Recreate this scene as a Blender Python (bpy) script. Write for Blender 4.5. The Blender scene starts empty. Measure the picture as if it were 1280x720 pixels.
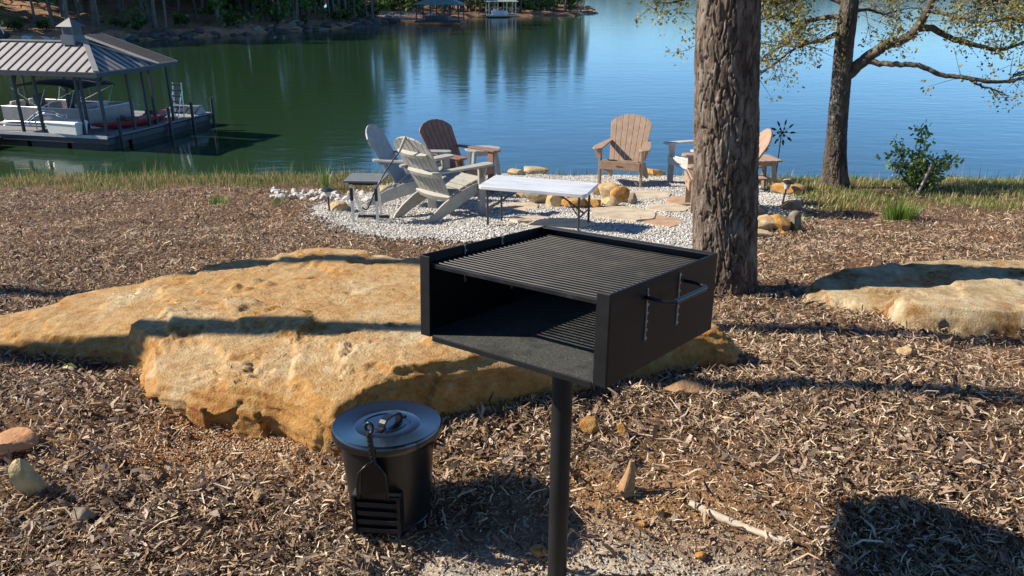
import bpy, bmesh, math, random
import numpy as np
from mathutils import Vector, Matrix, noise as mnoise

R = math.radians
PI = math.pi
scene = bpy.context.scene
COL = scene.collection
random.seed(7)

# ------------------------------------------------------------------ camera frame (photograph 1280 x 720)
CAM_H, FPX, PITCH = 1.65, 990.0, R(20.75)
CP, SP = math.cos(PITCH), math.sin(PITCH)

def ray(px, py):
    a, b = (px - 640) / FPX, (360 - py) / FPX
    return np.array([a, CP + b * SP, -SP + b * CP])
def onz(px, py, z):
    d = ray(px, py); t = (z - CAM_H) / d[2]
    return Vector((d[0] * t, d[1] * t, z))
def at(px, py, Y):
    d = ray(px, py); t = Y / d[1]
    return Vector((d[0] * t, Y, CAM_H + d[2] * t))

# ------------------------------------------------------------------ numpy value noise
def _h(i, j, k, seed):
    n = (i.astype(np.int64) * 374761393 + j.astype(np.int64) * 668265263 + k.astype(np.int64) * 2147483647 + seed * 1274126177) & 0xFFFFFFFF
    n = ((n ^ (n >> 13)) * 1274126177) & 0xFFFFFFFF
    n = ((n ^ (n >> 16)) * 2246822519) & 0xFFFFFFFF
    n = n ^ (n >> 15)
    return (n & 0xFFFFFF) / float(0xFFFFFF)
def vn3(x, y, z, seed=0):
    x, y, z = np.broadcast_arrays(np.asarray(x, float), np.asarray(y, float), np.asarray(z, float))
    i, j, k = np.floor(x), np.floor(y), np.floor(z)
    fx, fy, fz = x - i, y - j, z - k
    fx, fy, fz = [f * f * f * (f * (f * 6 - 15) + 10) for f in (fx, fy, fz)]
    r = 0
    for a in (0, 1):
        for b in (0, 1):
            for c in (0, 1):
                w = (fx if a else 1 - fx) * (fy if b else 1 - fy) * (fz if c else 1 - fz)
                r = r + w * _h(i + a, j + b, k + c, seed)
    return r * 2 - 1
def fbm(x, y, z, oct=4, seed=0, gain=.5):
    r, a, f = 0, 1.0, 1.0
    for o in range(oct):
        r = r + a * vn3(x * f + o * 17.3, y * f + o * 5.1, z * f + o * 9.7, seed + o); a *= gain; f *= 2.03
    return r

# ------------------------------------------------------------------ terrain
WATER_Z = -3.3
def sstep(a, b, x):
    t = np.clip((x - a) / (b - a), 0, 1); return t * t * (3 - 2 * t)
def bank_y(x):
    return np.interp(x, [-40, -12, -3, 3.5, 6, 10, 40], [14.2, 13.2, 13.7, 13.1, 12.7, 12.3, 12.0]) + .25 * vn3(x * .55, 3.3, 0, 5)
def GZ(x, y, fine=True):
    x = np.asarray(x, float); y = np.asarray(y, float)
    z = np.interp(y, [-60, 0, 1.5, 2.0, 2.35, 3.0, 5.5, 8.7, 12, 13.4, 20], [.3, -.08, -.1, -.085, -.03, -.03, -.38, -.81, -1.17, -1.37, -2.3])
    near = 1 - sstep(8, 10.5, y)
    z = z + near * (.035 * vn3(x * 1.1, y * 1.1, 0, 1))
    if fine:
        nf = 1 - sstep(5, 9, y)
        z = z + nf * (.016 * fbm(x * 5.5, y * 5.5, 0, 3, 2)) + (1 - nf) * .02 * vn3(x * 2.2, y * 2.2, 0, 3)
    yb = bank_y(x)
    over = np.clip(y - yb, 0, None)
    z = z - np.where(over > 0, over * .85, 0)
    return np.maximum(z, -5.2)
def g(x, y): return float(GZ(np.array([x]), np.array([y]))[0])
_T = np.linspace(.3, 40, 1600)
def gp(px, py):
    d = ray(px, py); t = _T; dz = CAM_H + d[2] * t - GZ(d[0] * t, d[1] * t); i = int(np.argmax(dz < 0))
    lo, hi = t[max(i - 1, 0)], t[i]
    for _ in range(2):
        tt = np.linspace(lo, hi, 24); q = CAM_H + d[2] * tt - GZ(d[0] * tt, d[1] * tt); k = max(1, int(np.argmax(q < 0))); lo, hi = tt[k - 1], tt[k]
    return Vector((d[0] * hi, d[1] * hi, g(d[0] * hi, d[1] * hi)))

# ------------------------------------------------------------------ objects helpers
def prop(o, label=None, cat=None, group=None, kind=None):
    if label: o['label'] = label
    if cat: o['category'] = cat
    if group: o['group'] = group
    if kind: o['kind'] = kind
    return o
def thing(name, label, cat, loc=(0, 0, 0), rz=0, group=None):
    o = bpy.data.objects.new(name, None); COL.objects.link(o)
    o.empty_display_size = .1; o.location = loc; o.rotation_euler = (0, 0, rz)
    return prop(o, label, cat, group)
def link(name, me, parent=None):
    o = bpy.data.objects.new(name, me); COL.objects.link(o)
    if parent: o.parent = parent; CH.setdefault(parent.name, []).append(o)
    return o
CH = {}
def kids(o): return [c for c in scene.objects if c.parent == o]
def dup(o, loc=None, rz=None, label=None, parent=None, scale=None):
    c = o.copy(); COL.objects.link(c)
    if parent: c.parent = parent; CH.setdefault(parent.name, []).append(c)
    if loc is not None: c.location = loc
    if rz is not None: c.rotation_euler = (0, 0, rz)
    if scale is not None: c.scale = scale
    if label: c['label'] = label
    for ch in CH.get(o.name, ()): dup(ch, parent=c)
    return c

class MB:
    def __init__(s): s.v, s.f, s.m = [], [], []; s.T = Matrix()
    def add(s, vs, fs, mi=0):
        b = len(s.v); s.v += [tuple(s.T @ Vector(p)) for p in vs]
        s.f += [tuple(b + i for i in f) for f in fs]; s.m += [mi] * len(fs); return s
    def box(s, c, d, rot=None, mi=0):
        hx, hy, hz = d[0] / 2, d[1] / 2, d[2] / 2
        P = [Vector((x, y, z)) for x in (-hx, hx) for y in (-hy, hy) for z in (-hz, hz)]
        if rot is not None: P = [rot @ p for p in P]
        c = Vector(c); P = [p + c for p in P]
        return s.add(P, [(0, 1, 3, 2), (4, 6, 7, 5), (0, 4, 5, 1), (2, 3, 7, 6), (0, 2, 6, 4), (1, 5, 7, 3)], mi)
    def bar(s, a, b, w, h, up=(0, 0, 1), mi=0):
        a, b = Vector(a), Vector(b); d = b - a; L = d.length; d.normalize()
        u = Vector(up); x = d.cross(u)
        if x.length < 1e-4: x = d.cross(Vector((1, 0, 0)))
        x.normalize(); z = x.cross(d)
        return s.box((a + b) / 2, (w, L, h), Matrix((x, d, z)).transposed(), mi)
    def tube(s, pts, rad, seg=8, cap=True, mi=0, jitter=0):
        pts = [Vector(p) for p in pts]; n = len(pts)
        if not hasattr(rad, '__len__'): rad = [rad] * n
        vs = []; ref = None
        for i, p in enumerate(pts):
            d = (pts[min(i + 1, n - 1)] - pts[max(i - 1, 0)]).normalized()
            if ref is None:
                ref = Vector((1, 0, 0)) if abs(d.x) < .8 else Vector((0, 1, 0))
            x = (ref - d * ref.dot(d)).normalized(); y = d.cross(x); ref = x
            for k in range(seg):
                a = 2 * PI * k / seg; r = rad[i] * (1 + (random.uniform(-jitter, jitter) if jitter else 0))
                vs.append(p + x * (math.cos(a) * r) + y * (math.sin(a) * r))
        fs = [(i * seg + k, i * seg + (k + 1) % seg, (i + 1) * seg + (k + 1) % seg, (i + 1) * seg + k) for i in range(n - 1) for k in range(seg)]
        if cap: fs += [tuple(range(seg - 1, -1, -1)), tuple((n - 1) * seg + k for k in range(seg))]
        return s.add(vs, fs, mi)
    def prism(s, poly, axis, a, b, mi=0):
        # polygon in the plane normal to axis ('x','y','z') extruded from a to b
        def P(p, t): return {'x': (t, p[0], p[1]), 'y': (p[0], t, p[1]), 'z': (p[0], p[1], t)}[axis]
        n = len(poly); vs = [P(p, a) for p in poly] + [P(p, b) for p in poly]
        fs = [tuple(range(n)), tuple(range(2 * n - 1, n - 1, -1))] + [(i, i + n, (i + 1) % n + n, (i + 1) % n) for i in range(n)]
        return s.add(vs, fs, mi)
    def lathe(s, prof, seg=48, mi=0, c=(0, 0, 0)):
        n = len(prof); vs = [(c[0] + r * math.cos(2 * PI * k / seg), c[1] + r * math.sin(2 * PI * k / seg), c[2] + z) for r, z in prof for k in range(seg)]
        fs = [(i * seg + k, i * seg + (k + 1) % seg, (i + 1) * seg + (k + 1) % seg, (i + 1) * seg + k) for i in range(n - 1) for k in range(seg)]
        return s.add(vs, fs, mi)
    def mesh(s, name, mats):
        me = bpy.data.meshes.new(name); me.from_pydata(s.v, [], s.f)
        for m in (mats if isinstance(mats, (list, tuple)) else [mats]): me.materials.append(m)
        if any(s.m): me.polygons.foreach_set('material_index', s.m)
        bm = bmesh.new(); bm.from_mesh(me); bmesh.ops.recalc_face_normals(bm, faces=bm.faces); bm.to_mesh(me); bm.free()
        me.update(); return me
    def obj(s, name, mats, parent=None, smooth=None, bevel=0):
        me = s.mesh(name, mats)
        if smooth is not None:
            me.polygons.foreach_set('use_smooth', [True] * len(me.polygons))
            me.set_sharp_from_angle(angle=R(smooth))
        o = link(name, me, parent)
        if bevel:
            b = o.modifiers.new('Bevel', 'BEVEL'); b.width = bevel; b.segments = 2; b.limit_method = 'ANGLE'; b.angle_limit = R(40)
        return o

def np_mesh(name, V, F, mat, smooth=False):
    """V (n,3), F (m,k) numpy -> mesh"""
    V = np.asarray(V, np.float32); F = np.asarray(F, np.int32); k = F.shape[1]
    me = bpy.data.meshes.new(name)
    me.vertices.add(len(V)); me.vertices.foreach_set('co', V.ravel())
    me.loops.add(F.size); me.loops.foreach_set('vertex_index', F.ravel())
    me.polygons.add(len(F)); me.polygons.foreach_set('loop_start', np.arange(0, F.size, k, dtype=np.int32))
    if smooth: me.polygons.foreach_set('use_smooth', np.ones(len(F), bool))
    me.update(calc_edges=True)
    for m in (mat if isinstance(mat, (list, tuple)) else [mat]): me.materials.append(m)
    return me

def quads(C, A, B):
    """diamond/quads: centre C, half-axes A,B (n,3) -> V,F"""
    n = len(C); V = np.stack([C - A - B, C + A - B, C + A + B, C - A + B], 1).reshape(-1, 3)
    return V, np.arange(4 * n).reshape(n, 4)

# ------------------------------------------------------------------ materials
def new_mat(name):
    m = bpy.data.materials.new(name); m.use_nodes = True
    nt = m.node_tree; b = nt.nodes['Principled BSDF']; return m, nt, b
def nd(nt, t, **kw):
    n = nt.nodes.new(t)
    for k, v in kw.items():
        if k in n.inputs.keys(): n.inputs[k].default_value = v
        else: setattr(n, k, v)
    return n
def ramp(nt, stops, fac=None, interp='LINEAR'):
    r = nt.nodes.new('ShaderNodeValToRGB'); e = r.color_ramp.elements; r.color_ramp.interpolation = interp
    while len(e) < len(stops): e.new(.5)
    for el, (p, c) in zip(e, stops):
        el.position = p; el.color = (*c, 1) if len(c) == 3 else c
    if fac is not None: nt.links.new(fac, r.inputs[0])
    return r
def pos(nt, scale=(1, 1, 1), obj=True):
    tc = nt.nodes.new('ShaderNodeTexCoord'); mp = nt.nodes.new('ShaderNodeMapping'); mp.inputs['Scale'].default_value = scale
    nt.links.new(tc.outputs['Object'], mp.inputs['Vector']); return mp.outputs[0]
def noise_n(nt, vec, scale, detail=4, rough=.55, dist=0):
    n = nt.nodes.new('ShaderNodeTexNoise'); n.inputs['Scale'].default_value = scale; n.inputs['Detail'].default_value = detail
    n.inputs['Roughness'].default_value = rough; n.inputs['Distortion'].default_value = dist
    nt.links.new(vec, n.inputs['Vector']); return n.outputs[0]
def bump(nt, h, strength, dist, b, prev=None):
    n = nt.nodes.new('ShaderNodeBump'); n.inputs['Strength'].default_value = strength; n.inputs['Distance'].default_value = dist
    nt.links.new(h, n.inputs['Height'])
    if prev is not None: nt.links.new(prev, n.inputs['Normal'])
    nt.links.new(n.outputs[0], b.inputs['Normal']); return n.outputs[0]
def mix(nt, fac, a, b, mode='MIX'):
    n = nt.nodes.new('ShaderNodeMix'); n.data_type = 'RGBA'; n.blend_type = mode
    for sock, v in ((n.inputs[0], fac), (n.inputs[6], a), (n.inputs[7], b)):
        if hasattr(v, 'links'): nt.links.new(v, sock)
        elif isinstance(v, (int, float)): sock.default_value = v
        else: sock.default_value = (*v, 1)
    return n.outputs[2]
def island(nt): return nt.nodes.new('ShaderNodeNewGeometry').outputs['Random Per Island']

def simple(name, c, rough=.5, metal=0, var=.25, scale=12, bmp=.15, bdist=.002, stretch=(1, 1, 1), spec=None, detail=5):
    """a paint / plastic / wood / metal with mottled tone and a fine bump"""
    m, nt, b = new_mat(name); v = pos(nt, stretch)
    n = noise_n(nt, v, scale, detail, .6)
    lo = tuple(x * (1 - var) for x in c); hi = tuple(min(1, x * (1 + var)) for x in c)
    nt.links.new(ramp(nt, [(.3, lo), (.7, hi)], n).outputs[0], b.inputs['Base Color'])
    b.inputs['Roughness'].default_value = rough; b.inputs['Metallic'].default_value = metal
    if spec is not None: b.inputs['Specular IOR Level'].default_value = spec
    if bmp: bump(nt, noise_n(nt, v, scale * 6, 3, .6), bmp, bdist, b)
    return m
def leafmat(name, stops, trans=.35, rough=.55):
    m, nt, b = new_mat(name)
    c = ramp(nt, stops, island(nt)).outputs[0]
    nt.links.new(c, b.inputs['Base Color']); b.inputs['Roughness'].default_value = rough; b.inputs['Specular IOR Level'].default_value = .3
    if trans:
        t = nt.nodes.new('ShaderNodeBsdfTranslucent'); nt.links.new(c, t.inputs['Color'])
        mx = nt.nodes.new('ShaderNodeMixShader'); mx.inputs[0].default_value = trans
        nt.links.new(b.outputs[0], mx.inputs[1]); nt.links.new(t.outputs[0], mx.inputs[2])
        nt.links.new(mx.outputs[0], nt.nodes['Material Output'].inputs['Surface'])
    return m

M = {}
# --- soil under the mulch: brown litter, orange clay patches, pale sand by the grill post, greener towards the bank
def soil():
    m, nt, b = new_mat('soil'); v = pos(nt)
    n1 = noise_n(nt, v, 1.3, 6, .62); n2 = noise_n(nt, v, 34, 5, .7); n3 = noise_n(nt, v, 140, 3, .6)
    base = ramp(nt, [(.25, (.045, .026, .016)), (.5, (.15, .088, .05)), (.75, (.34, .22, .135))], n2).outputs[0]
    clay = ramp(nt, [(.3, (.24, .09, .035)), (.7, (.42, .19, .08))], n2).outputs[0]
    c = mix(nt, ramp(nt, [(.58, (0, 0, 0)), (.74, (.75, .75, .75))], n1).outputs[0], base, clay)
    # orange dust round the big boulder and sand round the post: soft discs in world position
    def disc(cx, cy, rx, ry, soft, col, c):
        mp = nt.nodes.new('ShaderNodeMapping'); mp.vector_type = 'POINT'
        mp.inputs['Location'].default_value = (-cx / rx, -cy / ry, 0); mp.inputs['Scale'].default_value = (1 / rx, 1 / ry, 0)
        nt.links.new(v, mp.inputs[0])
        ln = nt.nodes.new('ShaderNodeVectorMath'); ln.operation = 'LENGTH'; nt.links.new(mp.outputs[0], ln.inputs[0])
        ad = nt.nodes.new('ShaderNodeMath'); ad.operation = 'MULTIPLY_ADD'; nt.links.new(noise_n(nt, v, 7, 5, .65), ad.inputs[0]); ad.inputs[1].default_value = .9
        nt.links.new(ln.outputs['Value'], ad.inputs[2])
        f = ramp(nt, [(soft, (1, 1, 1)), (1.0, (0, 0, 0))]); 
        sc = nt.nodes.new('ShaderNodeMath'); sc.operation = 'MULTIPLY'; sc.inputs[1].default_value = .69; nt.links.new(ad.outputs[0], sc.inputs[0]); nt.links.new(sc.outputs[0], f.inputs[0])
        return mix(nt, f.outputs[0], c, col)
    orange = ramp(nt, [(.25, (.22, .09, .03)), (.7, (.50, .25, .095))], n2).outputs[0]
    sand = ramp(nt, [(.3, (.30, .25, .19)), (.5, (.50, .44, .36)), (.72, (.68, .62, .54))], n3).outputs[0]
    c = disc(-1.0, 2.75, 1.15, .62, .5, orange, c)
    c = disc(.45, 2.35, .75, .35, .5, ramp(nt, [(.25, (.2, .1, .045)), (.7, (.46, .27, .13))], n2).outputs[0], c)
    c = disc(.12, 1.88, .95, .44, .66, sand, c)
    nt.links.new(c, b.inputs['Base Color']); b.inputs['Roughness'].default_value = .95; b.inputs['Specular IOR Level'].default_value = .15
    p = bump(nt, n2, .9, .03, b); bump(nt, n3, .7, .008, b, p)
    return m
M['soil'] = soil()
M['chips'] = leafmat('wood_chips', [(0, (.04, .024, .015)), (.18, (.13, .075, .043)), (.4, (.29, .18, .105)), (.64, (.46, .315, .19)), (.86, (.56, .43, .29)), (1, (.74, .62, .47))], 0, .85)
M['litter'] = leafmat('leaf_litter', [(0, (.04, .03, .022)), (.35, (.12, .08, .056)), (.7, (.28, .19, .13)), (1, (.48, .39, .31))], .12, .7)

def sandstone(name, pale=.5, dark=1.0):
    m, nt, b = new_mat(name); v = pos(nt)
    n1 = noise_n(nt, v, 2.0, 9, .66, .4); n2 = noise_n(nt, v, 20, 9, .72); n3 = noise_n(nt, v, 95, 4, .7); n4 = noise_n(nt, v, 4.5, 7, .7, .6)
    k = dark
    c = ramp(nt, [(.25, (.24 * k, .095 * k, .022 * k)), (.42, (.42 * k, .20 * k, .055 * k)), (.58, (.52 * k, .30 * k, .10 * k)), (.8, (.60 * k, .43 * k, .20 * k))], n2).outputs[0]
    cream = ramp(nt, [(.3, (.50, .40, .22)), (.7, (.76, .68, .50))], n2).outputs[0]
    c = mix(nt, ramp(nt, [(.66 - .28 * pale, (0, 0, 0)), (.86 - .28 * pale, (1, 1, 1))], n1).outputs[0], c, cream)
    rust = ramp(nt, [(.3, (.22, .075, .022)), (.7, (.42, .17, .05))], n2).outputs[0]
    c = mix(nt, ramp(nt, [(.56, (0, 0, 0)), (.68, (.85, .85, .85))], n4).outputs[0], c, rust)
    c = mix(nt, ramp(nt, [(.30, (.6, .6, .6)), (.40, (0, 0, 0))], n4).outputs[0], c, (.13, .085, .04))
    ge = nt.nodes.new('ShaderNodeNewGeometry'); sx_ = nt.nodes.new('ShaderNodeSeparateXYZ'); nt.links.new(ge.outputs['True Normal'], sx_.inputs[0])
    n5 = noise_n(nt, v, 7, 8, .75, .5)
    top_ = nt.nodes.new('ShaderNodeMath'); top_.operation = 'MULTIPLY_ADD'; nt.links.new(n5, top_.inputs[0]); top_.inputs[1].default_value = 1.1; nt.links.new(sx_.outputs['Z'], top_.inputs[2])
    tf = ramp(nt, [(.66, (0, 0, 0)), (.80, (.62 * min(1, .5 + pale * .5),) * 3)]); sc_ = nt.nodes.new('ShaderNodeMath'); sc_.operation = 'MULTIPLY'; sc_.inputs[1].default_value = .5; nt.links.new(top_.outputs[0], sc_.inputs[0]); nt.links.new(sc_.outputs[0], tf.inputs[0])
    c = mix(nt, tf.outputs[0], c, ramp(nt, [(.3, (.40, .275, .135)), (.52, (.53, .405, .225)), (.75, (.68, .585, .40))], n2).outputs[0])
    c = mix(nt, ramp(nt, [(.60, (0, 0, 0)), (.78, (.7, .7, .7))], n5).outputs[0], c, (.27, .14, .06))
    nt.links.new(c, b.inputs['Base Color']); b.inputs['Roughness'].default_value = .92; b.inputs['Specular IOR Level'].default_value = .2
    p = bump(nt, n2, .4, .014, b); bump(nt, n3, 1.0, .012, b, p)
    return m
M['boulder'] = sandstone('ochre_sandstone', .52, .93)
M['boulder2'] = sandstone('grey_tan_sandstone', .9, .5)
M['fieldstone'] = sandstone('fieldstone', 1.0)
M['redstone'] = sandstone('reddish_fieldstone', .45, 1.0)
M['whitestone'] = simple('white_quartz', (.55, .52, .47), .85, 0, .3, 9, .6, .01)
M['flagstone'] = simple('flagstone', (.46, .38, .27), .9, 0, .3, 5, .6, .006)
M['rustflag'] = simple('rust_flagstone', (.40, .25, .15), .9, 0, .3, 5, .6, .006)
M['greystone'] = simple('grey_stone', (.23, .19, .14), .9, 0, .4, 8, .6, .01)
M['yellowstone'] = simple('yellow_grey_stone', (.40, .32, .16), .9, 0, .4, 10, .7, .01)
M['clayrock'] = simple('orange_clay_stone', (.48, .24, .11), .9, 0, .35, 8, .6, .01)
M['darkrock'] = simple('dark_wet_rock', (.07, .06, .05), .8, 0, .5, 3, .6, .03)
M['brownstone'] = simple('brown_stone', (.34, .2, .1), .9, 0, .4, 9, .7, .01)
M['gravel'] = leafmat('pale_gravel', [(0, (.2, .18, .155)), (.3, (.39, .375, .345)), (.7, (.52, .50, .465)), (1, (.68, .66, .62))], 0, .85)
def gravelbed():
    m, nt, b = new_mat('gravel_bed'); v = pos(nt)
    vo = nt.nodes.new('ShaderNodeTexVoronoi'); vo.inputs['Scale'].default_value = 38; nt.links.new(v, vo.inputs['Vector'])
    n = noise_n(nt, v, 1.5, 5, .6)
    hs = nt.nodes.new('ShaderNodeSeparateColor'); nt.links.new(vo.outputs['Color'], hs.inputs[0])
    c = ramp(nt, [(0, (.36, .345, .32)), (.5, (.52, .50, .465)), (1, (.66, .64, .60))], hs.outputs[0]).outputs[0]
    c = mix(nt, ramp(nt, [(.55, (0, 0, 0)), (.75, (.4, .4, .4))], n).outputs[0], c, (.40, .31, .22))
    nt.links.new(c, b.inputs['Base Color']); b.inputs['Roughness'].default_value = .9
    bump(nt, vo.outputs['Distance'], .8, .02, b); return m
M['gravelbed'] = gravelbed()

M['grill'] = simple('black_steel', (.010, .010, .0105), .45, .0, .3, 30, .25, .001, spec=.25)
def grillfloor():
    m, nt, b = new_mat('sparkle_coat_steel'); v = pos(nt)
    n = noise_n(nt, v, 210, 3, .7); n1 = noise_n(nt, v, 9, 4, .6)
    c = ramp(nt, [(.35, (.018, .019, .018)), (.6, (.075, .078, .072)), (.75, (.2, .2, .18))], n).outputs[0]  # granular powder coat, its sparkle painted in as pale specks
    c = mix(nt, ramp(nt, [(.5, (0, 0, 0)), (.62, (.8, .8, .8))], n1).outputs[0], c, (.02, .02, .02))
    nt.links.new(c, b.inputs['Base Color']); b.inputs['Roughness'].default_value = .7; bump(nt, n, .4, .002, b); return m
M['grillfloor'] = grillfloor()
def grate():
    m, nt, b = new_mat('grate_bar_steel'); v = pos(nt)
    n = noise_n(nt, v, 12, 5, .65)
    b.inputs['Specular IOR Level'].default_value = .22
    c = ramp(nt, [(.3, (.006, .006, .006)), (.5, (.010, .010, .010)), (.68, (.03, .025, .022))], n).outputs[0]
    nt.links.new(c, b.inputs['Base Color']); b.inputs['Roughness'].default_value = .42; return m
M['grate'] = grate()
M['worn'] = simple('worn_bare_steel', (.42, .40, .38), .45, .5, .4, 60, .3, .001)
M['post'] = simple('matte_black_pipe', (.013, .013, .013), .55, 0, .45, 14, .3, .001, stretch=(1, 1, .3), spec=.3)
M['bucket'] = simple('black_bucket_paint', (.008, .008, .009), .33, 0, .2, 20, .08, .001)
M['lid'] = simple('satin_black_lid', (.007, .009, .014), .2, 0, .2, 10, .04, .001, spec=.9)
M['iron'] = simple('black_iron', (.012, .012, .012), .3, .2, .2, 30, .2, .001)
WOODST = (1, 1, 1)
M['poly_grey'] = simple('grey_lumber', (.30, .30, .285), .6, 0, .15, 14, .2, .001)
M['poly_slate'] = simple('slate_lumber', (.15, .165, .17), .6, 0, .15, 14, .2, .001)
M['poly_tan'] = simple('weathered_tan_grey_lumber', (.37, .355, .305), .65, 0, .15, 14, .2, .001)
M['poly_brown'] = simple('brown_lumber', (.35, .235, .155), .6, 0, .18, 14, .2, .001)
M['poly_dark'] = simple('dark_brown_lumber', (.23, .125, .08), .6, 0, .18, 14, .2, .001)
M['poly_white'] = simple('pale_grey_lumber', (.46, .455, .43), .6, 0, .1, 14, .2, .001)
def tabletop():
    m, nt, b = new_mat('white_plastic_tabletop'); v = pos(nt, (1.2, 9, 1))
    n = noise_n(nt, v, 2.2, 5, .6)
    nt.links.new(ramp(nt, [(.32, (.42, .45, .48)), (.5, (.58, .59, .59)), (.68, (.68, .68, .67))], n).outputs[0], b.inputs['Base Color'])
    b.inputs['Roughness'].default_value = .4; return m
M['tabletop'] = tabletop()
M['darkmetal'] = simple('dark_tube_metal', (.055, .05, .05), .4, .3, .2, 20, .1, .001)
M['whitemetal'] = simple('white_painted_metal', (.72, .71, .68), .5, 0, .12, 15, .1, .001)
M['bark'] = None
M['dock_roof'] = simple('taupe_metal_roofing', (.34, .32, .30), .45, .15, .1, 3, .05, .002)
M['cupola'] = simple('grey_cupola_metal', (.13, .135, .14), .5, .15, .1, 3, .05, .002)
M['seam_shade'] = simple('roof_seam_shade', (.05, .046, .045), .5, .1, .1, 3, 0)  # seams are roof-coloured metal; their shade is painted in as a dark tone
M['dock_steel'] = simple('dark_dock_steel', (.045, .045, .05), .5, .2, .2, 6, .1, .001)
M['deck'] = simple('grey_deck_boards', (.20, .20, .20), .8, 0, .25, 5, .4, .004, stretch=(1, 8, 1))
M['deck_edge'] = simple('pale_deck_edge', (.50, .50, .48), .7, 0, .15, 5, .2, .002)
M['float'] = simple('black_dock_float', (.02, .02, .021), .6, 0, .2, 5, .2, .002)
M['boxwhite'] = simple('offwhite_fibreglass', (.82, .79, .70), .45, 0, .06, 6, .05, .001)
M['canvas'] = simple('black_canvas', (.012, .011, .014), .85, 0, .2, 15, .3, .002)
M['boat_panel'] = simple('pontoon_side_panel', (.30, .285, .265), .4, .2, .15, 4, .05, .001)
M['alu'] = simple('bare_aluminium', (.62, .62, .62), .32, .8, .1, 15, .05, .001)
M['vinyl'] = simple('cream_vinyl', (.62, .56, .46), .5, 0, .1, 8, .1, .002)
M['vinyl_dark'] = simple('brown_vinyl', (.05, .038, .032), .5, 0, .1, 8, .1, .002)
M['kayak'] = simple('faded_red_plastic', (.34, .045, .03), .45, 0, .2, 4, .05, .001)
M['red'] = simple('red_plastic', (.45, .03, .04), .4, 0, .1, 4, 0)
M['greenroof'] = simple('green_metal_roofing', (.16, .26, .20), .5, .1, .12, 2, .05, .002)
M['dullroof'] = simple('pale_green_metal_roofing', (.30, .36, .30), .5, .1, .12, 2, .05, .002)
M['whitepaint'] = simple('white_paint', (.75, .74, .72), .5, 0, .06, 5, 0)
M['darkhull'] = simple('dark_hull', (.03, .03, .04), .35, 0, .2, 5, 0)
M['glass'] = simple('dark_glass', (.04, .05, .05), .12, 0, .1, 5, 0, spec=.8)
M['lampblack'] = simple('black_lamp_plastic', (.02, .02, .02), .4, 0, .2, 20, .05, .001)
M['lampglass'] = simple('clear_lamp_glass', (.45, .46, .45), .15, 0, .1, 20, 0)
M['grass'] = leafmat('grass_blades', [(0, (.07, .13, .02)), (.35, (.16, .23, .045)), (.62, (.30, .31, .09)), (.82, (.46, .38, .17)), (1, (.6, .48, .28))], .35)
M['dryreed'] = leafmat('tall_bank_grass', [(0, (.05, .09, .02)), (.4, (.12, .18, .04)), (.66, (.22, .25, .07)), (.84, (.40, .31, .14)), (1, (.56, .43, .24))], .35)
M['leaf_oak'] = leafmat('young_oak_leaf', [(0, (.14, .15, .04)), (.4, (.27, .25, .07)), (.75, (.42, .36, .12)), (1, (.55, .44, .2))], .5)
M['leaf_bush'] = leafmat('bush_leaf', [(0, (.07, .13, .025)), (.5, (.19, .28, .07)), (1, (.40, .46, .18))], .3, .4)
M['leaf_clump'] = leafmat('grass_clump_blade', [(0, (.06, .14, .015)), (.6, (.13, .25, .035)), (1, (.28, .34, .08))], .4)
M['leaf_far_dark'] = leafmat('dark_far_foliage', [(0, (.020, .045, .010)), (.5, (.055, .105, .022)), (1, (.13, .19, .05))], .35)
M['leaf_far_fresh'] = leafmat('fresh_far_foliage', [(0, (.04, .09, .015)), (.5, (.10, .19, .03)), (1, (.21, .28, .06))], .4)
M['leaf_far_grey'] = leafmat('budding_far_foliage', [(0, (.08, .09, .04)), (.5, (.16, .17, .07)), (1, (.30, .27, .13))], .4)
M['leaf_pine'] = leafmat('pine_needles', [(0, (.015, .035, .01)), (1, (.06, .10, .025))], .2)

def barkmat(name, lo, mid, hi, lich=(.30, .29, .25), vs=1.0):
    m, nt, b = new_mat(name); v = pos(nt, (1, 1, .35))
    n = noise_n(nt, v, 14 * vs, 7, .68, .3); n2 = noise_n(nt, v, 60 * vs, 4, .65); n3 = noise_n(nt, v, 3.5 * vs, 5, .6)
    c = ramp(nt, [(.28, lo), (.5, mid), (.72, hi)], n).outputs[0]
    c = mix(nt, ramp(nt, [(.55, (0, 0, 0)), (.7, (.7, .7, .7))], n3).outputs[0], c, lich)
    nt.links.new(c, b.inputs['Base Color']); b.inputs['Roughness'].default_value = .93; b.inputs['Specular IOR Level'].default_value = .15
    p = bump(nt, n, .7, .02, b); bump(nt, n2, .6, .006, b, p); return m
M['bark'] = barkmat('pine_bark', (.038, .028, .022), (.14, .105, .08), (.32, .26, .21), (.29, .25, .205), 1.4)
M['oakbark'] = barkmat('grey_oak_bark', (.035, .028, .022), (.095, .078, .06), (.20, .17, .14), (.26, .24, .2))
M['twig'] = simple('dark_twig', (.11, .09, .075), .85, 0, .3, 10, .3, .004)
M['fartrunk'] = simple('far_trunk', (.15, .125, .105), .9, 0, .4, 1.2, .3, .02)
M['stick'] = simple('bleached_stick', (.52, .44, .34), .85, 0, .25, 25, .4, .003)
M['deadwood'] = simple('grey_deadwood', (.30, .25, .2), .9, 0, .3, 18, .5, .004)

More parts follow.
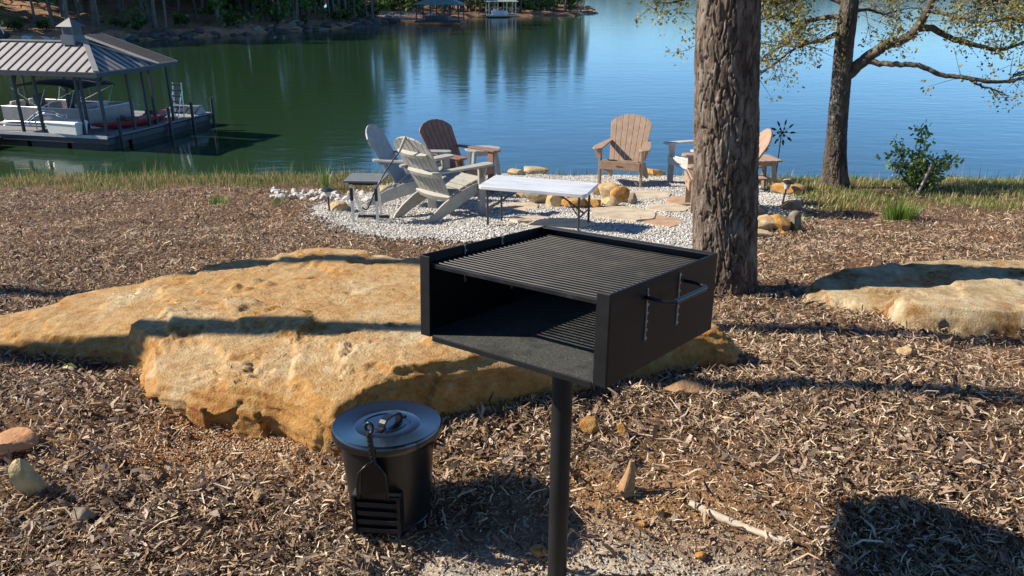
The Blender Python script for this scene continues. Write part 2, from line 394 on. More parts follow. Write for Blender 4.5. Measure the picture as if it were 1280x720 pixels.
# ================================================================== SETTING
# ------------------------------------------------------------------ ground sheet
def lines(*segs):
    out = []
    for a, b, n in segs: out += list(np.linspace(a, b, n, endpoint=False))
    return np.array(out + [segs[-1][1]])
xs = lines((-2500, -60, 14), (-60, -14, 40), (-14, -4.5, 95), (-4.5, 4.5, 280), (4.5, 14, 95), (14, 60, 40), (60, 2500, 14))
ys = lines((-300, -2, 20), (-2, 1.2, 12), (1.2, 5, 190), (5, 9, 90), (9, 16, 100), (16, 40, 40), (40, 3000, 14))
X, Y = np.meshgrid(xs, ys)
V = np.stack([X.ravel(), Y.ravel(), GZ(X.ravel(), Y.ravel())], 1)
nx, ny = len(xs), len(ys)
ii, jj = np.meshgrid(np.arange(nx - 1), np.arange(ny - 1)); a = (jj * nx + ii).ravel()
F = np.stack([a, a + 1, a + nx + 1, a + nx], 1)
o = link('ground', np_mesh('ground', V, F, M['soil'], True)); prop(o, kind='structure')

# ------------------------------------------------------------------ lake
def watermat():
    m, nt, b = new_mat('lake_water')
    gpos = nt.nodes.new('ShaderNodeNewGeometry').outputs['Position']
    mp = nt.nodes.new('ShaderNodeMapping'); mp.inputs['Scale'].default_value = (.55, 1.0, 1); nt.links.new(gpos, mp.inputs[0])
    mp2 = nt.nodes.new('ShaderNodeMapping'); mp2.inputs['Scale'].default_value = (.06, .22, 1); nt.links.new(gpos, mp2.inputs[0])
    n1 = noise_n(nt, mp.outputs[0], 1.6, 3, .5, .2); n2 = noise_n(nt, mp2.outputs[0], 1.0, 3, .5)
    b.inputs['Base Color'].default_value = (.019, .043, .019, 1)
    b.inputs['Roughness'].default_value = .10; b.inputs['IOR'].default_value = 1.36
    p = bump(nt, n1, .12, .10, b); bump(nt, n2, .08, .22, b, p)
    return m
M['water'] = watermat()
o = link('lake_water', np_mesh('lake_water', [(-2500, 11, WATER_Z), (2500, 11, WATER_Z), (2500, 3000, WATER_Z), (-2500, 3000, WATER_Z)], [(0, 1, 2, 3)], M['water']))
prop(o, kind='structure')

# ------------------------------------------------------------------ far shores: hillsides
def hillmat(name, litter, dark):
    m, nt, b = new_mat(name); v = pos(nt)
    n = noise_n(nt, v, .35, 6, .65); n2 = noise_n(nt, v, 3.0, 5, .7)
    c = ramp(nt, [(.3, dark), (.5, litter), (.75, tuple(min(1, x * 1.5) for x in litter))], n2).outputs[0]
    c = mix(nt, ramp(nt, [(.5, (0, 0, 0)), (.66, (.8, .8, .8))], n).outputs[0], c, (.06, .075, .03))
    nt.links.new(c, b.inputs['Base Color']); b.inputs['Roughness'].default_value = .95; bump(nt, n2, .8, .2, b); return m
M['hill_litter'] = hillmat('hill_leaf_litter', (.36, .19, .10), (.08, .05, .03))
M['hill_far'] = hillmat('far_wooded_hill', (.07, .10, .06), (.04, .06, .045))
M['hill_red'] = hillmat('red_clay_shore', (.24, .125, .07), (.08, .05, .032))
def shore(name, mat, pts, rise, depth, seed, bank=.9, rows=26):
    """a hillside rising behind a shoreline polyline (x,y); returns the height function along it"""
    P = [Vector((p[0], p[1], 0)) for p in pts]
    N = 140; L = [0]
    for i in range(1, len(P)): L.append(L[-1] + (P[i] - P[i - 1]).length)
    s = np.linspace(0, L[-1], N); px = np.interp(s, L, [p.x for p in P]); py = np.interp(s, L, [p.y for p in P])
    tx, ty = np.gradient(px), np.gradient(py); ln = np.hypot(tx, ty); nxn, nyn = -ty / ln, tx / ln
    # smooth the normals
    for _ in range(30):
        nxn = np.convolve(np.pad(nxn, 1, 'edge'), [.25, .5, .25], 'valid'); nyn = np.convolve(np.pad(nyn, 1, 'edge'), [.25, .5, .25], 'valid')
    u = np.concatenate([np.linspace(-.03, .06, 8), np.linspace(.075, 1, rows)])
    VV = []
    for uu in u:
        d = uu * depth
        x = px + nxn * d; y = py + nyn * d
        z = WATER_Z - .7 + bank * sstep(-.02, .035, np.full(N, uu)) * 1.55 + rise * (np.clip(uu, 0, 1) * .45 + np.clip(uu, 0, 1) ** 1.7 * .55 * 2)
        z = z + (.28 * fbm(x * .45, y * .45, 0, 4, seed) if uu > -.01 else 0) + np.clip(uu, 0, 1) * rise * .25 * vn3(x * .03, y * .03, 0, seed + 4)
        VV.append(np.stack([x, y, z], 1))
    VV = np.array(VV); nr = len(u); V = VV.reshape(-1, 3)
    ii, jj = np.meshgrid(np.arange(N - 1), np.arange(nr - 1)); a = (jj * N + ii).ravel()
    o = link(name, np_mesh(name, V, np.stack([a, a + 1, a + N + 1, a + N], 1), mat, True)); prop(o, kind='structure')
    def f(t, uu):
        i = t * (N - 1); i0 = int(min(i, N - 2)); k = i - i0
        j = float(np.interp(uu, u, np.arange(nr))); j0 = int(min(j, nr - 2)); q = j - j0
        p = (VV[j0, i0] * (1 - k) + VV[j0, i0 + 1] * k) * (1 - q) + (VV[j0 + 1, i0] * (1 - k) + VV[j0 + 1, i0 + 1] * k) * q
        return Vector(p)
    return f
def W(px, py): p = onz(px, py, WATER_Z); return (p.x, p.y)
# left hillside: waterline seen from the left edge to the point at 470 px
hillL = shore('left_hillside', M['hill_litter'], [W(470, 34)[:1] + (W(470, 34)[1] + 26,), W(474, 33), W(440, 35.5), W(400, 38), W(300, 44), W(200, 50), W(100, 54), W(0, 58), W(-120, 62), (-95, 66), (-130, 62)][::-1], 13, 75, 11, bank=.75)
# peninsula behind with the two far docks
hillP = shore('peninsula', M['hill_red'], [W(765, 15.5)[:1] + (W(765, 15.5)[1] + 45,), W(752, 17.5), W(715, 20), W(660, 21), W(600, 22), W(560, 23.5), W(520, 24), W(470, 25), W(430, 26), W(380, 25)][::-1], 5, 80, 23, bank=.6)
# distant shore across the open water on the right
hillR = shore('distant_hills', M['hill_far'], [(2000, 700), (1300, 640), (700, 600), (330, 560), (60, 590), (-200, 640)][::-1], 22, 400, 31, bank=2.5)

# ------------------------------------------------------------------ far trees (prototypes share their meshes)
rng = np.random.default_rng(5)
def leaf_cloud(centres, radii, per, size, flat=.7, rg=rng):
    C = []
    for c, r, n in zip(centres, radii, per):
        d = rg.normal(size=(n, 3)); d /= np.linalg.norm(d, axis=1)[:, None]
        d *= (rg.random((n, 1)) ** .45) * r; d[:, 2] *= flat
        C.append(np.array(c) + d)
    C = np.concatenate(C); n = len(C)
    A = rg.normal(size=(n, 3)); A /= np.linalg.norm(A, axis=1)[:, None]
    B = np.cross(A, rg.normal(size=(n, 3))); B /= np.linalg.norm(B, axis=1)[:, None]
    s = size * rg.uniform(.5, 1.3, (n, 1))
    return quads(C, A * s, B * s * .62)
def far_proto(name, label, cat, kind):
    t = thing(name, label, cat)
    mb = MB()
    if kind == 'pine':
        H = 19; lean = random.uniform(-.5, .5)
        P = [Vector((lean * (z / H) ** 2 + .12 * math.sin(z * .7), .1 * math.cos(z * .5), z)) for z in np.linspace(-.6, H, 9)]
        mb.tube(P, list(np.linspace(.24, .05, 9)), 7)
        cs, rs, ns = [], [], []
        for k in range(34):
            z = H * random.uniform(.42, 1.0); r = (1.05 - z / H) * 4.6 + .7; a = random.uniform(0, 6.28)
            c = Vector((math.cos(a) * r * .65, math.sin(a) * r * .65, z)); base = Vector((lean * (z / H) ** 2, 0, z - .5))
            mb.tube([base, (base + c) / 2 + Vector((0, 0, .1)), c], [.06, .04, .015], 4, cap=False)
            cs.append(tuple(c)); rs.append(1.15); ns.append(32)
        mt = M['leaf_far_dark']; sz = .33
    elif kind == 'fresh':
        H = 7.5
        P = [Vector((.25 * math.sin(z * .5), .2 * math.cos(z * .6), z)) for z in np.linspace(-.4, H, 7)]
        mb.tube(P, list(np.linspace(.12, .02, 7)), 6)
        cs, rs, ns = [], [], []
        for k in range(26):
            z = random.uniform(1.0, H); a = random.uniform(0, 6.28); r = random.uniform(.3, 2.2) * (1.25 - abs(z / H - .45))
            c = (math.cos(a) * r, math.sin(a) * r, z); mb.tube([(0, 0, z * .8), c], [.035, .01], 4, cap=False)
            cs.append(c); rs.append(.8); ns.append(38)
        mt = M['leaf_far_fresh']; sz = .2
    elif kind == 'bare':
        H = 14
        P = [Vector((.4 * math.sin(z * .3), .3 * math.cos(z * .35), z)) for z in np.linspace(-.5, H, 9)]
        mb.tube(P, list(np.linspace(.17, .03, 9)), 6)
        cs, rs, ns = [], [], []
        for k in range(30):
            z = H * random.uniform(.2, 1); a = random.uniform(0, 6.28); r = random.uniform(.8, 2.6)
            c = Vector((math.cos(a) * r, math.sin(a) * r, z + r * .6))
            b0 = Vector((.4 * math.sin(z * .3), .3 * math.cos(z * .35), z))
            mb.tube([b0, (b0 + c) / 2 + Vector((0, 0, .2)), c], [.05, .03, .01], 4, cap=False)
            cs.append(tuple(c)); rs.append(1.0); ns.append(14)
        mt = M['leaf_far_grey']; sz = .17
    else:   # shoreline bush
        H = 2.2; cs, rs, ns = [], [], []
        for k in range(12):
            a = random.uniform(0, 6.28); r = random.uniform(0, 1.2); c = (math.cos(a) * r, math.sin(a) * r, random.uniform(.3, 1.7))
            mb.tube([(0, 0, -.2), c], [.04, .01], 4, cap=False); cs.append(c); rs.append(.6); ns.append(36)
        mt = M['leaf_far_dark'] if kind == 'bush' else M['leaf_far_fresh']; sz = .17
    mb.obj('trunk' if kind not in ('bush',) else 'stems', M['fartrunk'], t, 60)
    V_, F_ = leaf_cloud(cs, rs, ns, sz)
    link('crown', np_mesh('crown', V_, F_, mt), t)
    return t
protos = {}
def plant(kind, name, label, cat, p, s, group):
    key = (kind, len([k for k in protos if k[0] == kind]) if len([k for k in protos if k[0] == kind]) < (3 if kind == 'pine' else 2) else random.randrange(3 if kind == 'pine' else 2))
    if key not in protos:
        o = far_proto(name, label, cat, kind); protos[key] = o; o['group'] = group
        o.location = p; o.rotation_euler = (0, 0, random.uniform(0, 6.28)); o.scale = (s, s, s)
    else:
        o = dup(protos[key], p, random.uniform(0, 6.28), label, scale=(s, s, s * random.uniform(.9, 1.1))); o['group'] = group; o['category'] = cat
    return o
rr = random.Random(12)
def forest(f, n, trange, urange, kinds, where, group, smin=.8, smax=1.25):
    for i in range(n):
        k = rr.choice(kinds); p = f(rr.uniform(*trange), rr.uniform(*urange) ** 1.0)
        nm, lb, ct = {'pine': ('pine_tree', 'tall dark pine with a bare trunk on the ' + where, 'pine'),
                      'fresh': ('leafing_tree', 'small fresh green leafing tree on the ' + where, 'tree'),
                      'bare': ('budding_tree', 'slim grey tree just coming into bud on the ' + where, 'tree'),
                      'bush': ('shore_bush', 'dark bush at the water edge of the ' + where, 'bush')}[k]
        plant(k, nm, lb, ct, p, rr.uniform(smin, smax), group)
forest(hillL, 70, (.40, .975), (.25, .7), ['pine'], 'left hillside across the cove', 'trees on the left hillside', .9, 1.3)
forest(hillL, 60, (.40, .975), (.07, .3), ['pine', 'pine', 'pine', 'bare'], 'left hillside across the cove', 'trees on the left hillside')
forest(hillL, 30, (.40, .975), (.035, .16), ['bare', 'bare', 'pine', 'fresh'], 'left hillside across the cove', 'trees on the left hillside', .7, 1.0)
forest(hillL, 18, (.9, .985), (.03, .2), ['pine', 'fresh', 'pine'], 'left hillside across the cove', 'trees on the left hillside', .8, 1.1)
forest(hillL, 34, (.2, .98), (.03, .07), ['bush'], 'left hillside across the cove', 'bushes along the far bank', .4, .9)
forest(hillP, 64, (.05, .97), (.05, .35), ['pine', 'pine', 'bare', 'pine'], 'peninsula behind the far docks', 'trees on the peninsula', .5, .72)
forest(hillP, 50, (.1, .95), (.04, .14), ['bare', 'fresh', 'bare', 'pine'], 'peninsula behind the far docks', 'trees on the peninsula', .45, .7)
n_ = 0
while n_ < 46:
    t_, u_ = rr.uniform(.4, .98), rr.uniform(.06, .4); p = hillL(t_, u_); D_ = p.y * CP - (p.z - CAM_H) * SP; q_ = 640 + FPX * p.x / D_
    if 262 < q_ < 420:
        plant('pine' if n_ % 5 else 'fresh', 'pine_tree', 'tall dark pine with a bare trunk on the left hillside across the cove', 'pine', p, rr.uniform(.8, 1.15), 'trees on the left hillside'); n_ += 1
def undergrowth(f, n, trange, urange, size, label_mat, name, tall=5):
    cs, rs, ns = [], [], []
    for i in range(n):
        p = f(rr.uniform(*trange), rr.uniform(*urange)); k = rr.random(); cs.append((p.x, p.y, p.z + .5 + tall * k * k)); rs.append(1.7); ns.append(26)
    V_, F_ = leaf_cloud(cs, rs, ns, size); o = link(name, np_mesh(name, V_, F_, label_mat)); prop(o, kind='stuff')
undergrowth(hillL, 300, (.35, .99), (.34, .6), .34, M['leaf_far_dark'], 'woodland_undergrowth')
undergrowth(hillL, 700, (.35, .97), (.6, .98), .5, M['leaf_far_dark'], 'woodland_canopy', 13)
undergrowth(hillP, 620, (.03, .97), (.12, .5), .34, M['leaf_far_dark'], 'woodland_undergrowth')
undergrowth(hillL, 60, (.2, .99), (.04, .14), .2, M['leaf_far_fresh'], 'woodland_undergrowth')
for i in range(46):  # unseen trees added behind the camera to block skylight and deepen the shadows
    a_ = rr.uniform(-.35, 2.6) if i % 3 else rr.uniform(.9, 2.2); d_ = rr.uniform(9, 26); x_, y_ = 2 + d_ * math.cos(-a_), -1 + d_ * math.sin(-a_)
    if y_ > 1 or (x_ < -7 and y_ > -8): continue
    plant('pine' if i % 4 else 'bare', 'pine_tree', 'tall pine added unseen behind the camera to block sky light', 'pine', Vector((x_, y_, g(x_, y_))), rr.uniform(.7, 1.0), 'unseen trees added to dim the sky fill')
# tree cover of the distant shore: one mass nobody could count
cs, rs, ns = [], [], []
for i in range(420):
    p = hillR(rr.uniform(.1, .9), rr.uniform(.02, .6)); cs.append((p.x, p.y, p.z + 4)); rs.append(9); ns.append(16)
V_, F_ = leaf_cloud(cs, rs, ns, 3.2)
M['leaf_dist'] = leafmat('distant_tree_cover', [(0, (.06, .10, .08)), (1, (.13, .18, .12))], .2)
o = link('distant_woods', np_mesh('distant_woods', V_, F_, M['leaf_dist'])); prop(o, kind='stuff')

# ================================================================== ROCKS
def catmull(P, n, closed=True):
    P = [Vector(p) for p in P]; m = len(P); out = []
    segs = m if closed else m - 1
    for i in range(segs):
        p0, p1, p2, p3 = (P[(i - 1) % m], P[i], P[(i + 1) % m], P[(i + 2) % m]) if closed else (P[max(i - 1, 0)], P[i], P[i + 1], P[min(i + 2, m - 1)])
        for k in range(n):
            t = k / n
            out.append(.5 * ((2 * p1) + (p2 - p0) * t + (2 * p0 - 5 * p1 + 4 * p2 - p3) * t * t + (3 * p1 - p0 - 3 * p2 + p3) * t ** 3))
    if not closed: out.append(P[-1])
    return out
def slab_rock(name, lip, zc, mat, seed, sub=14, top=70, side=26, bulge=.05, flare=.02, topfn=None, amp=.02, centre=None):
    """a weathered slab: top surface inside the lip outline (x,y,z) and worn sides going into the ground"""
    L = catmull(lip, sub); n = len(L)
    L = np.array([tuple(p) for p in L]); C = np.array(centre) if centre is not None else L[:, :2].mean(0)
    nxt, prv = np.roll(L, -1, 0), np.roll(L, 1, 0); T = (nxt - prv)[:, :2]; T /= np.linalg.norm(T, axis=1)[:, None]
    O = np.stack([T[:, 1], -T[:, 0]], 1)
    if ((L[:, :2] - C) * O).sum(1).mean() < 0: O = -O
    for _ in range(8): O = (np.roll(O, 1, 0) + O * 2 + np.roll(O, -1, 0)) / 4
    O /= np.linalg.norm(O, axis=1)[:, None]
    rows = []; wts = []
    for r in np.linspace(0.02, 1, top) ** .8:
        xy = C + (L[:, :2] - C) * r
        dd = np.hypot(xy[:, None, 0] - L[None, ::3, 0], xy[:, None, 1] - L[None, ::3, 1]) + .03; ww = dd ** -2.2
        z = (ww * L[None, ::3, 2]).sum(1) / ww.sum(1) + zc * (1 - r ** 3)
        rows.append(np.column_stack([xy, z])); wts.append(np.zeros(n))
    gz = GZ(L[:, 0], L[:, 1], False) - .10
    for k in range(1, side + 1):
        t = k / side; off = bulge * math.sin(PI * min(1, t * 1.1)) * .8 + flare * t + .03 * min(1, t * 5)
        xy = L[:, :2] + O * off; z = L[:, 2] + (gz - L[:, 2]) * t ** 1.15 - .012 * min(1, t * 6)
        rows.append(np.column_stack([xy, z])); wts.append(np.ones(n) * min(1, t * 3))
    P = np.array(rows); w = np.array(wts)
    x, y, z = P[..., 0], P[..., 1], P[..., 2]
    if topfn is not None: z = z + topfn(x, y) * np.clip(1 - w, 0, 1)
    d1 = fbm(x * 2.6, y * 2.6, z * 2.6, 4, seed); d2 = fbm(x * 9, y * 9, z * 9, 5, seed + 9, .62); d3 = fbm(x * 42, y * 42, z * 42, 3, seed + 12, .6)
    # bedding planes: the top breaks into thin steps, the sides into courses
    zz = z + .035 * d1 + .006 * d2; stp = .045; q = zz / stp; fr = q - np.floor(q); ter = (np.floor(q) + sstep(.32, .68, fr)) * stp - zz
    strat = np.abs(vn3(x * 1.5, y * 1.5, z * 24 + d1, seed + 20))
    amt = amp * (.55 * d1 + .20 * d2 + .10 * d3) + ter * .7 * (1 - w)
    ang = np.arctan2(y - C[1], x - C[0]) * 7 + d1 * .6
    cell = np.floor(ang); chunk = (_h(cell, np.floor(z * 8 + d1), cell * 0, seed) - .5) * 1.7 * amp
    ot = (amt + amp * (1.1 * (strat - .4)) + chunk) * w
    P[..., 0] = x + O[None, :, 0] * ot; P[..., 1] = y + O[None, :, 1] * ot; P[..., 2] = z + amt * (1 - .7 * w)
    nr = P.shape[0]; V = P.reshape(-1, 3)
    ii, jj = np.meshgrid(np.arange(n), np.arange(nr - 1)); a = (jj * n + ii).ravel(); b = (jj * n + (ii + 1) % n).ravel()
    F = np.stack([a, b, b + n, a + n], 1)
    me = np_mesh(name, V, F, mat, True)
    bm = bmesh.new(); bm.from_mesh(me); bm.verts.ensure_lookup_table()
    bm.faces.new([bm.verts[i] for i in range(n)]); bmesh.ops.recalc_face_normals(bm, faces=bm.faces); bm.to_mesh(me); bm.free()
    return link(name, me)
def Lp(l): return [tuple(onz(*p)) for p in l]

def seg_sd(x, y, pts):
    """signed side / distance to an open polyline in plan: positive on its left"""
    best = np.full(x.shape, 1e9); sgn = np.ones(x.shape); tt = np.zeros(x.shape); tot = 0
    lens = [math.dist(pts[i], pts[i + 1]) for i in range(len(pts) - 1)]
    for i in range(len(pts) - 1):
        ax, ay = pts[i]; bx, by = pts[i + 1]; dx, dy = bx - ax, by - ay; l2 = dx * dx + dy * dy
        t = np.clip(((x - ax) * dx + (y - ay) * dy) / l2, 0, 1); qx, qy = ax + t * dx, ay + t * dy
        d = np.hypot(x - qx, y - qy); c = dx * (y - ay) - dy * (x - ax)
        m = d < best; best = np.where(m, d, best); sgn = np.where(m, np.sign(c), sgn); tt = np.where(m, (sum(lens[:i]) + t * lens[i]) / sum(lens), tt)
    return best * sgn, tt
lipA = Lp([(200, 470, .10), (250, 481, .12), (310, 486, .135), (365, 489, .15), (416, 502, .18), (446, 482, .215), (489, 460, .23), (527, 448, .25), (600, 438, .24), (700, 429, .20), (800, 420, .13), (872, 412, .10), (906, 418, .06), (911, 424, .03),
            (893, 404, .08), (850, 385, .12), (750, 352, .14), (640, 326, .14), (520, 316, .12), (430, 306, .10), (350, 311, .06), (270, 323, .03), (180, 341, .0), (105, 357, -.05), (30, 380, -.08), (-30, 400, -.10), (-20, 424, -.09), (40, 428, -.07), (100, 430, -.05), (150, 425, -.0), (190, 430, .06)])
stepline = [tuple(onz(*p))[:2] for p in [(215, 470, .13), (208, 428, .13), (162, 405, .1), (190, 372, .12), (300, 362, .13), (420, 352, .13), (520, 345, .13)]]
ledge = [tuple(onz(*p))[:2] for p in [(90, 372, -.03), (200, 350, .02), (330, 330, .06), (430, 322, .09), (540, 330, .11)]]
def topA(x, y):
    d, t = seg_sd(x, y, stepline)
    d = d + .035 * fbm(x * 6, y * 6, 0, 3, 41)
    fade = (1 - sstep(.35, .95, t)) * sstep(.02, .34, t)
    s = sstep(-.03, .03, -d) * .075 * fade - (1 - fade) * 0
    crack = -.03 * np.exp(-(d / .014) ** 2) * (t < .5) * (t > .14)
    d2, t2 = seg_sd(x, y, ledge); d2 = d2 + .03 * fbm(x * 5, y * 5, 0, 3, 43)
    s2 = -.05 * sstep(-.03, .02, d2) * (1 - .4 * t2)
    for cr, dp, wd in (([(250, 430, .2), (300, 452, .2), (330, 488, .16)], .035, .012), ([(60, 400, -.05), (110, 388, -.03), (150, 392, 0)], .03, .012), ([(420, 380, .2), (500, 400, .22), (560, 395, .22)], .025, .015), ([(300, 345, .06), (380, 352, .08), (470, 342, .1)], .03, .014)):
        dc, tc = seg_sd(x, y, [tuple(onz(*p))[:2] for p in cr]); dc = np.abs(dc + .03 * vn3(x * 5, y * 5, 0, 47)); crack = crack - .6 * dp * np.exp(-(dc / (wd * .8)) ** 2) * np.clip(4 * tc * (1 - tc) + .1, 0, 1)
    hol = -.03 * np.exp(-((x - .0) ** 2 / .3 + (y - 3.5) ** 2 / .05))
    return s + crack + s2 + hol
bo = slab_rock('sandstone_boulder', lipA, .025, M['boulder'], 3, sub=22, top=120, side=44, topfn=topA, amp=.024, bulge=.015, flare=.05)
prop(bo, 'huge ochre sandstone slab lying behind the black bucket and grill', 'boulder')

lipB = Lp([(1014, 366, -.24), (1022, 380, -.27), (1060, 386, -.27), (1100, 378, -.2), (1118, 372, -.14), (1135, 385, -.13), (1190, 394, -.13), (1260, 400, -.14), (1330, 400, -.16), (1420, 380, -.18), (1420, 350, -.2), (1330, 330, -.2), (1240, 325, -.18), (1150, 328, -.16), (1080, 333, -.17), (1040, 341, -.19), (1022, 350, -.21)])
frontB = [tuple(onz(*p))[:2] for p in [(1095, 392, -.2), (1122, 362, -.14), (1190, 350, -.12), (1290, 343, -.12), (1400, 340, -.12)]]
def topB(x, y):
    d, t = seg_sd(x, y, frontB); d = d + .03 * fbm(x * 6, y * 6, 0, 3, 51)
    return .055 * sstep(-.02, .05, -d) - .035 * sstep(-.1, 0, d) * (1 - sstep(0, .3, d))
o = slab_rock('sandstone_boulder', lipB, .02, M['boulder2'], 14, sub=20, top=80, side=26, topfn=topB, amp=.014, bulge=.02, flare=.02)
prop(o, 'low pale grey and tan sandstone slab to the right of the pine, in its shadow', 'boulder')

def rock_me(name, seed, mat, sx=1, sy=1, sz=1, sub=3, facets=13, rough=.06):
    rg = np.random.default_rng(seed)
    bm = bmesh.new(); bmesh.ops.create_icosphere(bm, subdivisions=sub, radius=1)
    P = np.array([v.co[:] for v in bm.verts])
    N = rg.normal(size=(facets, 3)); N /= np.linalg.norm(N, axis=1)[:, None]; D = rg.uniform(.55, .88, facets) if facets > 9 else rg.uniform(.42, .66, facets)
    for q in range(2):
        for nn, dd in zip(N, D):
            h = P @ nn; ex = np.clip(h - dd, 0, None); P = P - ex[:, None] * nn * .95
    P = P * np.array([sx, sy, sz])
    nz = fbm(P[:, 0] * 2.4 / max(sx, .01) + seed, P[:, 1] * 2.4 / max(sy, .01), P[:, 2] * 2.4 / max(sz, .01), 3, seed)
    P = P * (1 + rough * nz[:, None])
    for v, p in zip(bm.verts, P): v.co = p
    me = bpy.data.meshes.new(name); bm.to_mesh(me); bm.free(); me.materials.append(mat)
    me.polygons.foreach_set('use_smooth', [True] * len(me.polygons)); me.set_sharp_from_angle(angle=R(28))
    return me
def rock(px, py, wpx, hpx, label, mat, seed, group=None, facets=13, depthr=.8, sub=3, name='rock', rz=None, sink=.2, base=None, tilt=0):
    """a single stone whose bottom middle is seen at px,py; its width and height given in photograph pixels"""
    p = Vector(base) if base is not None else gp(px, py)
    D = p.y * CP - (p.z - CAM_H) * SP; w = wpx * D / FPX / 2; h = hpx * D / FPX / 2 * 1.05
    me = rock_me(name, seed, mat, w, w * depthr, h, sub, facets, .06 if facets > 9 else .03)
    o = link(name, me); o.location = (p.x, p.y + w * depthr * .6, p.z + h * (1 - sink)); o.rotation_euler = (tilt, 0, rz if rz is not None else random.uniform(-.3, .3))
    return prop(o, label, 'rock', group)

# foreground stones
rock(33, 626, 46, 62, 'jagged yellow-tan stone at the far left edge of the mulch', M['yellowstone'], 27, depthr=.7, tilt=.2, sink=.25, facets=7)
rock(2, 577, 66, 34, 'smooth orange boulder cut off by the left edge of the picture', M['clayrock'], 4, depthr=1, sink=.35)
rock(103, 656, 34, 26, 'dark grey stone half buried in mulch near the lower left', M['greystone'], 6)
rock(858, 500, 56, 22, 'flat brown stone in the shade right of the grill', M['brownstone'], 8, depthr=.6)
rock(736, 546, 24, 28, 'orange stone standing at the edge of the boulder shadow, beside the post', M['redstone'], 9)
rock(778, 547, 18, 22, 'small orange pointed stone right of the one beside the post', M['redstone'], 11)
rock(787, 612, 17, 12, 'small rounded tan stone beside the upright bark chunk', M['brownstone'], 12)
rock(1135, 447, 26, 13, 'small pale tan stone on the mulch below the right slab', M['fieldstone'], 13)
rock(323, 628, 24, 16, 'small tan stone on the orange dust in front of the big slab', M['fieldstone'], 15)
rock(607, 545, 14, 14, 'small brown stone in shadow against the foot of the big slab', M['brownstone'], 16)
rock(826, 646, 16, 12, 'little ochre stone beside the thick end of the bleached stick', M['redstone'], 18)
rock(672, 700, 26, 18, 'crumbling orange clod just left of the grill post', M['redstone'], 19)
rock(876, 702, 18, 14, 'little ochre clod at the bottom edge right of the post', M['redstone'], 20)
rock(805, 660, 13, 9, 'tiny ochre pebble on the sand right of the post', M['redstone'], 21)
rock(845, 655, 14, 11, 'pale grey pebble touching the bleached stick', M['greystone'], 22)
# upright bark chunk
mb = MB(); p = gp(781, 618)
mb.tube([(0, 0, -.03), (.004, 0, .03), (.016, .01, .08), (.02, .016, .13)], [.020, .024, .019, .009], 9, jitter=.35)
o = mb.obj('bark_chunk', M['brownstone'], None, 40); o.location = p; prop(o, 'rough upright chunk of bark standing between small stones', 'bark')

# ------------------------------------------------------------------ gravel patio, flagstones, fire pit
patio_px = [(395, 262), (430, 250), (470, 240), (520, 228), (600, 222), (680, 217), (760, 214), (850, 215), (930, 224), (985, 246), (1000, 262), (960, 280), (940, 300), (900, 318), (860, 322), (780, 318), (700, 316), (600, 308), (530, 302), (470, 298), (430, 288), (400, 277)]
patio = []
for q in patio_px:
    p = gp(*q); patio.append((p.x, p.y))
poly = [(v.x, v.y) for v in catmull([(x, y, 0) for x, y in patio], 6)]
def inside(x, y, poly):
    x = np.asarray(x); y = np.asarray(y); r = np.zeros(x.shape, bool); n = len(poly)
    for i in range(n):
        (x0, y0), (x1, y1) = poly[i], poly[(i + 1) % n]
        if y0 == y1: continue
        c = ((y0 > y) != (y1 > y)) & (x < (x1 - x0) * (y - y0) / (y1 - y0) + x0); r ^= c
    return r
# bed sheet: grid clipped to the outline (jagged edge hidden by loose stones)
gx = np.linspace(-3.2, 4.4, 190); gy = np.linspace(6.2, 13.9, 190); GXm, GYm = np.meshgrid(gx, gy)
jx = GXm + .10 * vn3(GXm * 5, GYm * 5, 0, 61); jy = GYm + .14 * vn3(GXm * 5, GYm * 5, 7, 62)
ins = inside(jx, jy, poly)
V = np.stack([GXm.ravel(), GYm.ravel(), GZ(GXm.ravel(), GYm.ravel()) + .028], 1); n = 190
ii, jj = np.meshgrid(np.arange(n - 1), np.arange(n - 1)); a = (jj * n + ii).ravel()
keep = (ins[:-1, :-1] & ins[1:, 1:] & ins[:-1, 1:] & ins[1:, :-1]).ravel()
F = np.stack([a, a + 1, a + n + 1, a + n], 1)[keep]
o = link('gravel_path', np_mesh('gravel_path', V, F, M['gravelbed'], True)); prop(o, kind='structure')
# loose stones: octahedra with random squash
def stones(n, fx, mat, smin, smax, name, seed):
    rg = np.random.default_rng(seed); xy = fx(rg, n); n = len(xy)
    s = rg.uniform(smin, smax, (n, 1)) * np.array([1, 1, .7]) * rg.uniform(.7, 1.3, (n, 3))
    ang = rg.uniform(0, 6.28, n); c, sn = np.cos(ang), np.sin(ang)
    O = np.array([(1, 0, 0), (.3, .95, .1), (-.8, .55, -.1), (-.7, -.7, .1), (.35, -.9, -.05), (.1, .05, 1), (-.1, 0, -1)])
    P = O[None] * (1 + rg.uniform(-.25, .25, (n, 7, 1))) * s[:, None]
    Q = P.copy(); Q[..., 0] = P[..., 0] * c[:, None] - P[..., 1] * sn[:, None]; Q[..., 1] = P[..., 0] * sn[:, None] + P[..., 1] * c[:, None]
    z = GZ(xy[:, 0], xy[:, 1]) + .028
    Q += np.column_stack([xy, z + s[:, 2] * .3])[:, None]
    f = np.array([(0, 1, 5), (1, 2, 5), (2, 3, 5), (3, 4, 5), (4, 0, 5), (1, 0, 6), (2, 1, 6), (3, 2, 6), (4, 3, 6), (0, 4, 6)])
    F = (f[None] + (np.arange(n) * 7)[:, None, None]).reshape(-1, 3)
    o = link(name, np_mesh(name, Q.reshape(-1, 3), F, mat)); prop(o, kind='stuff'); return o
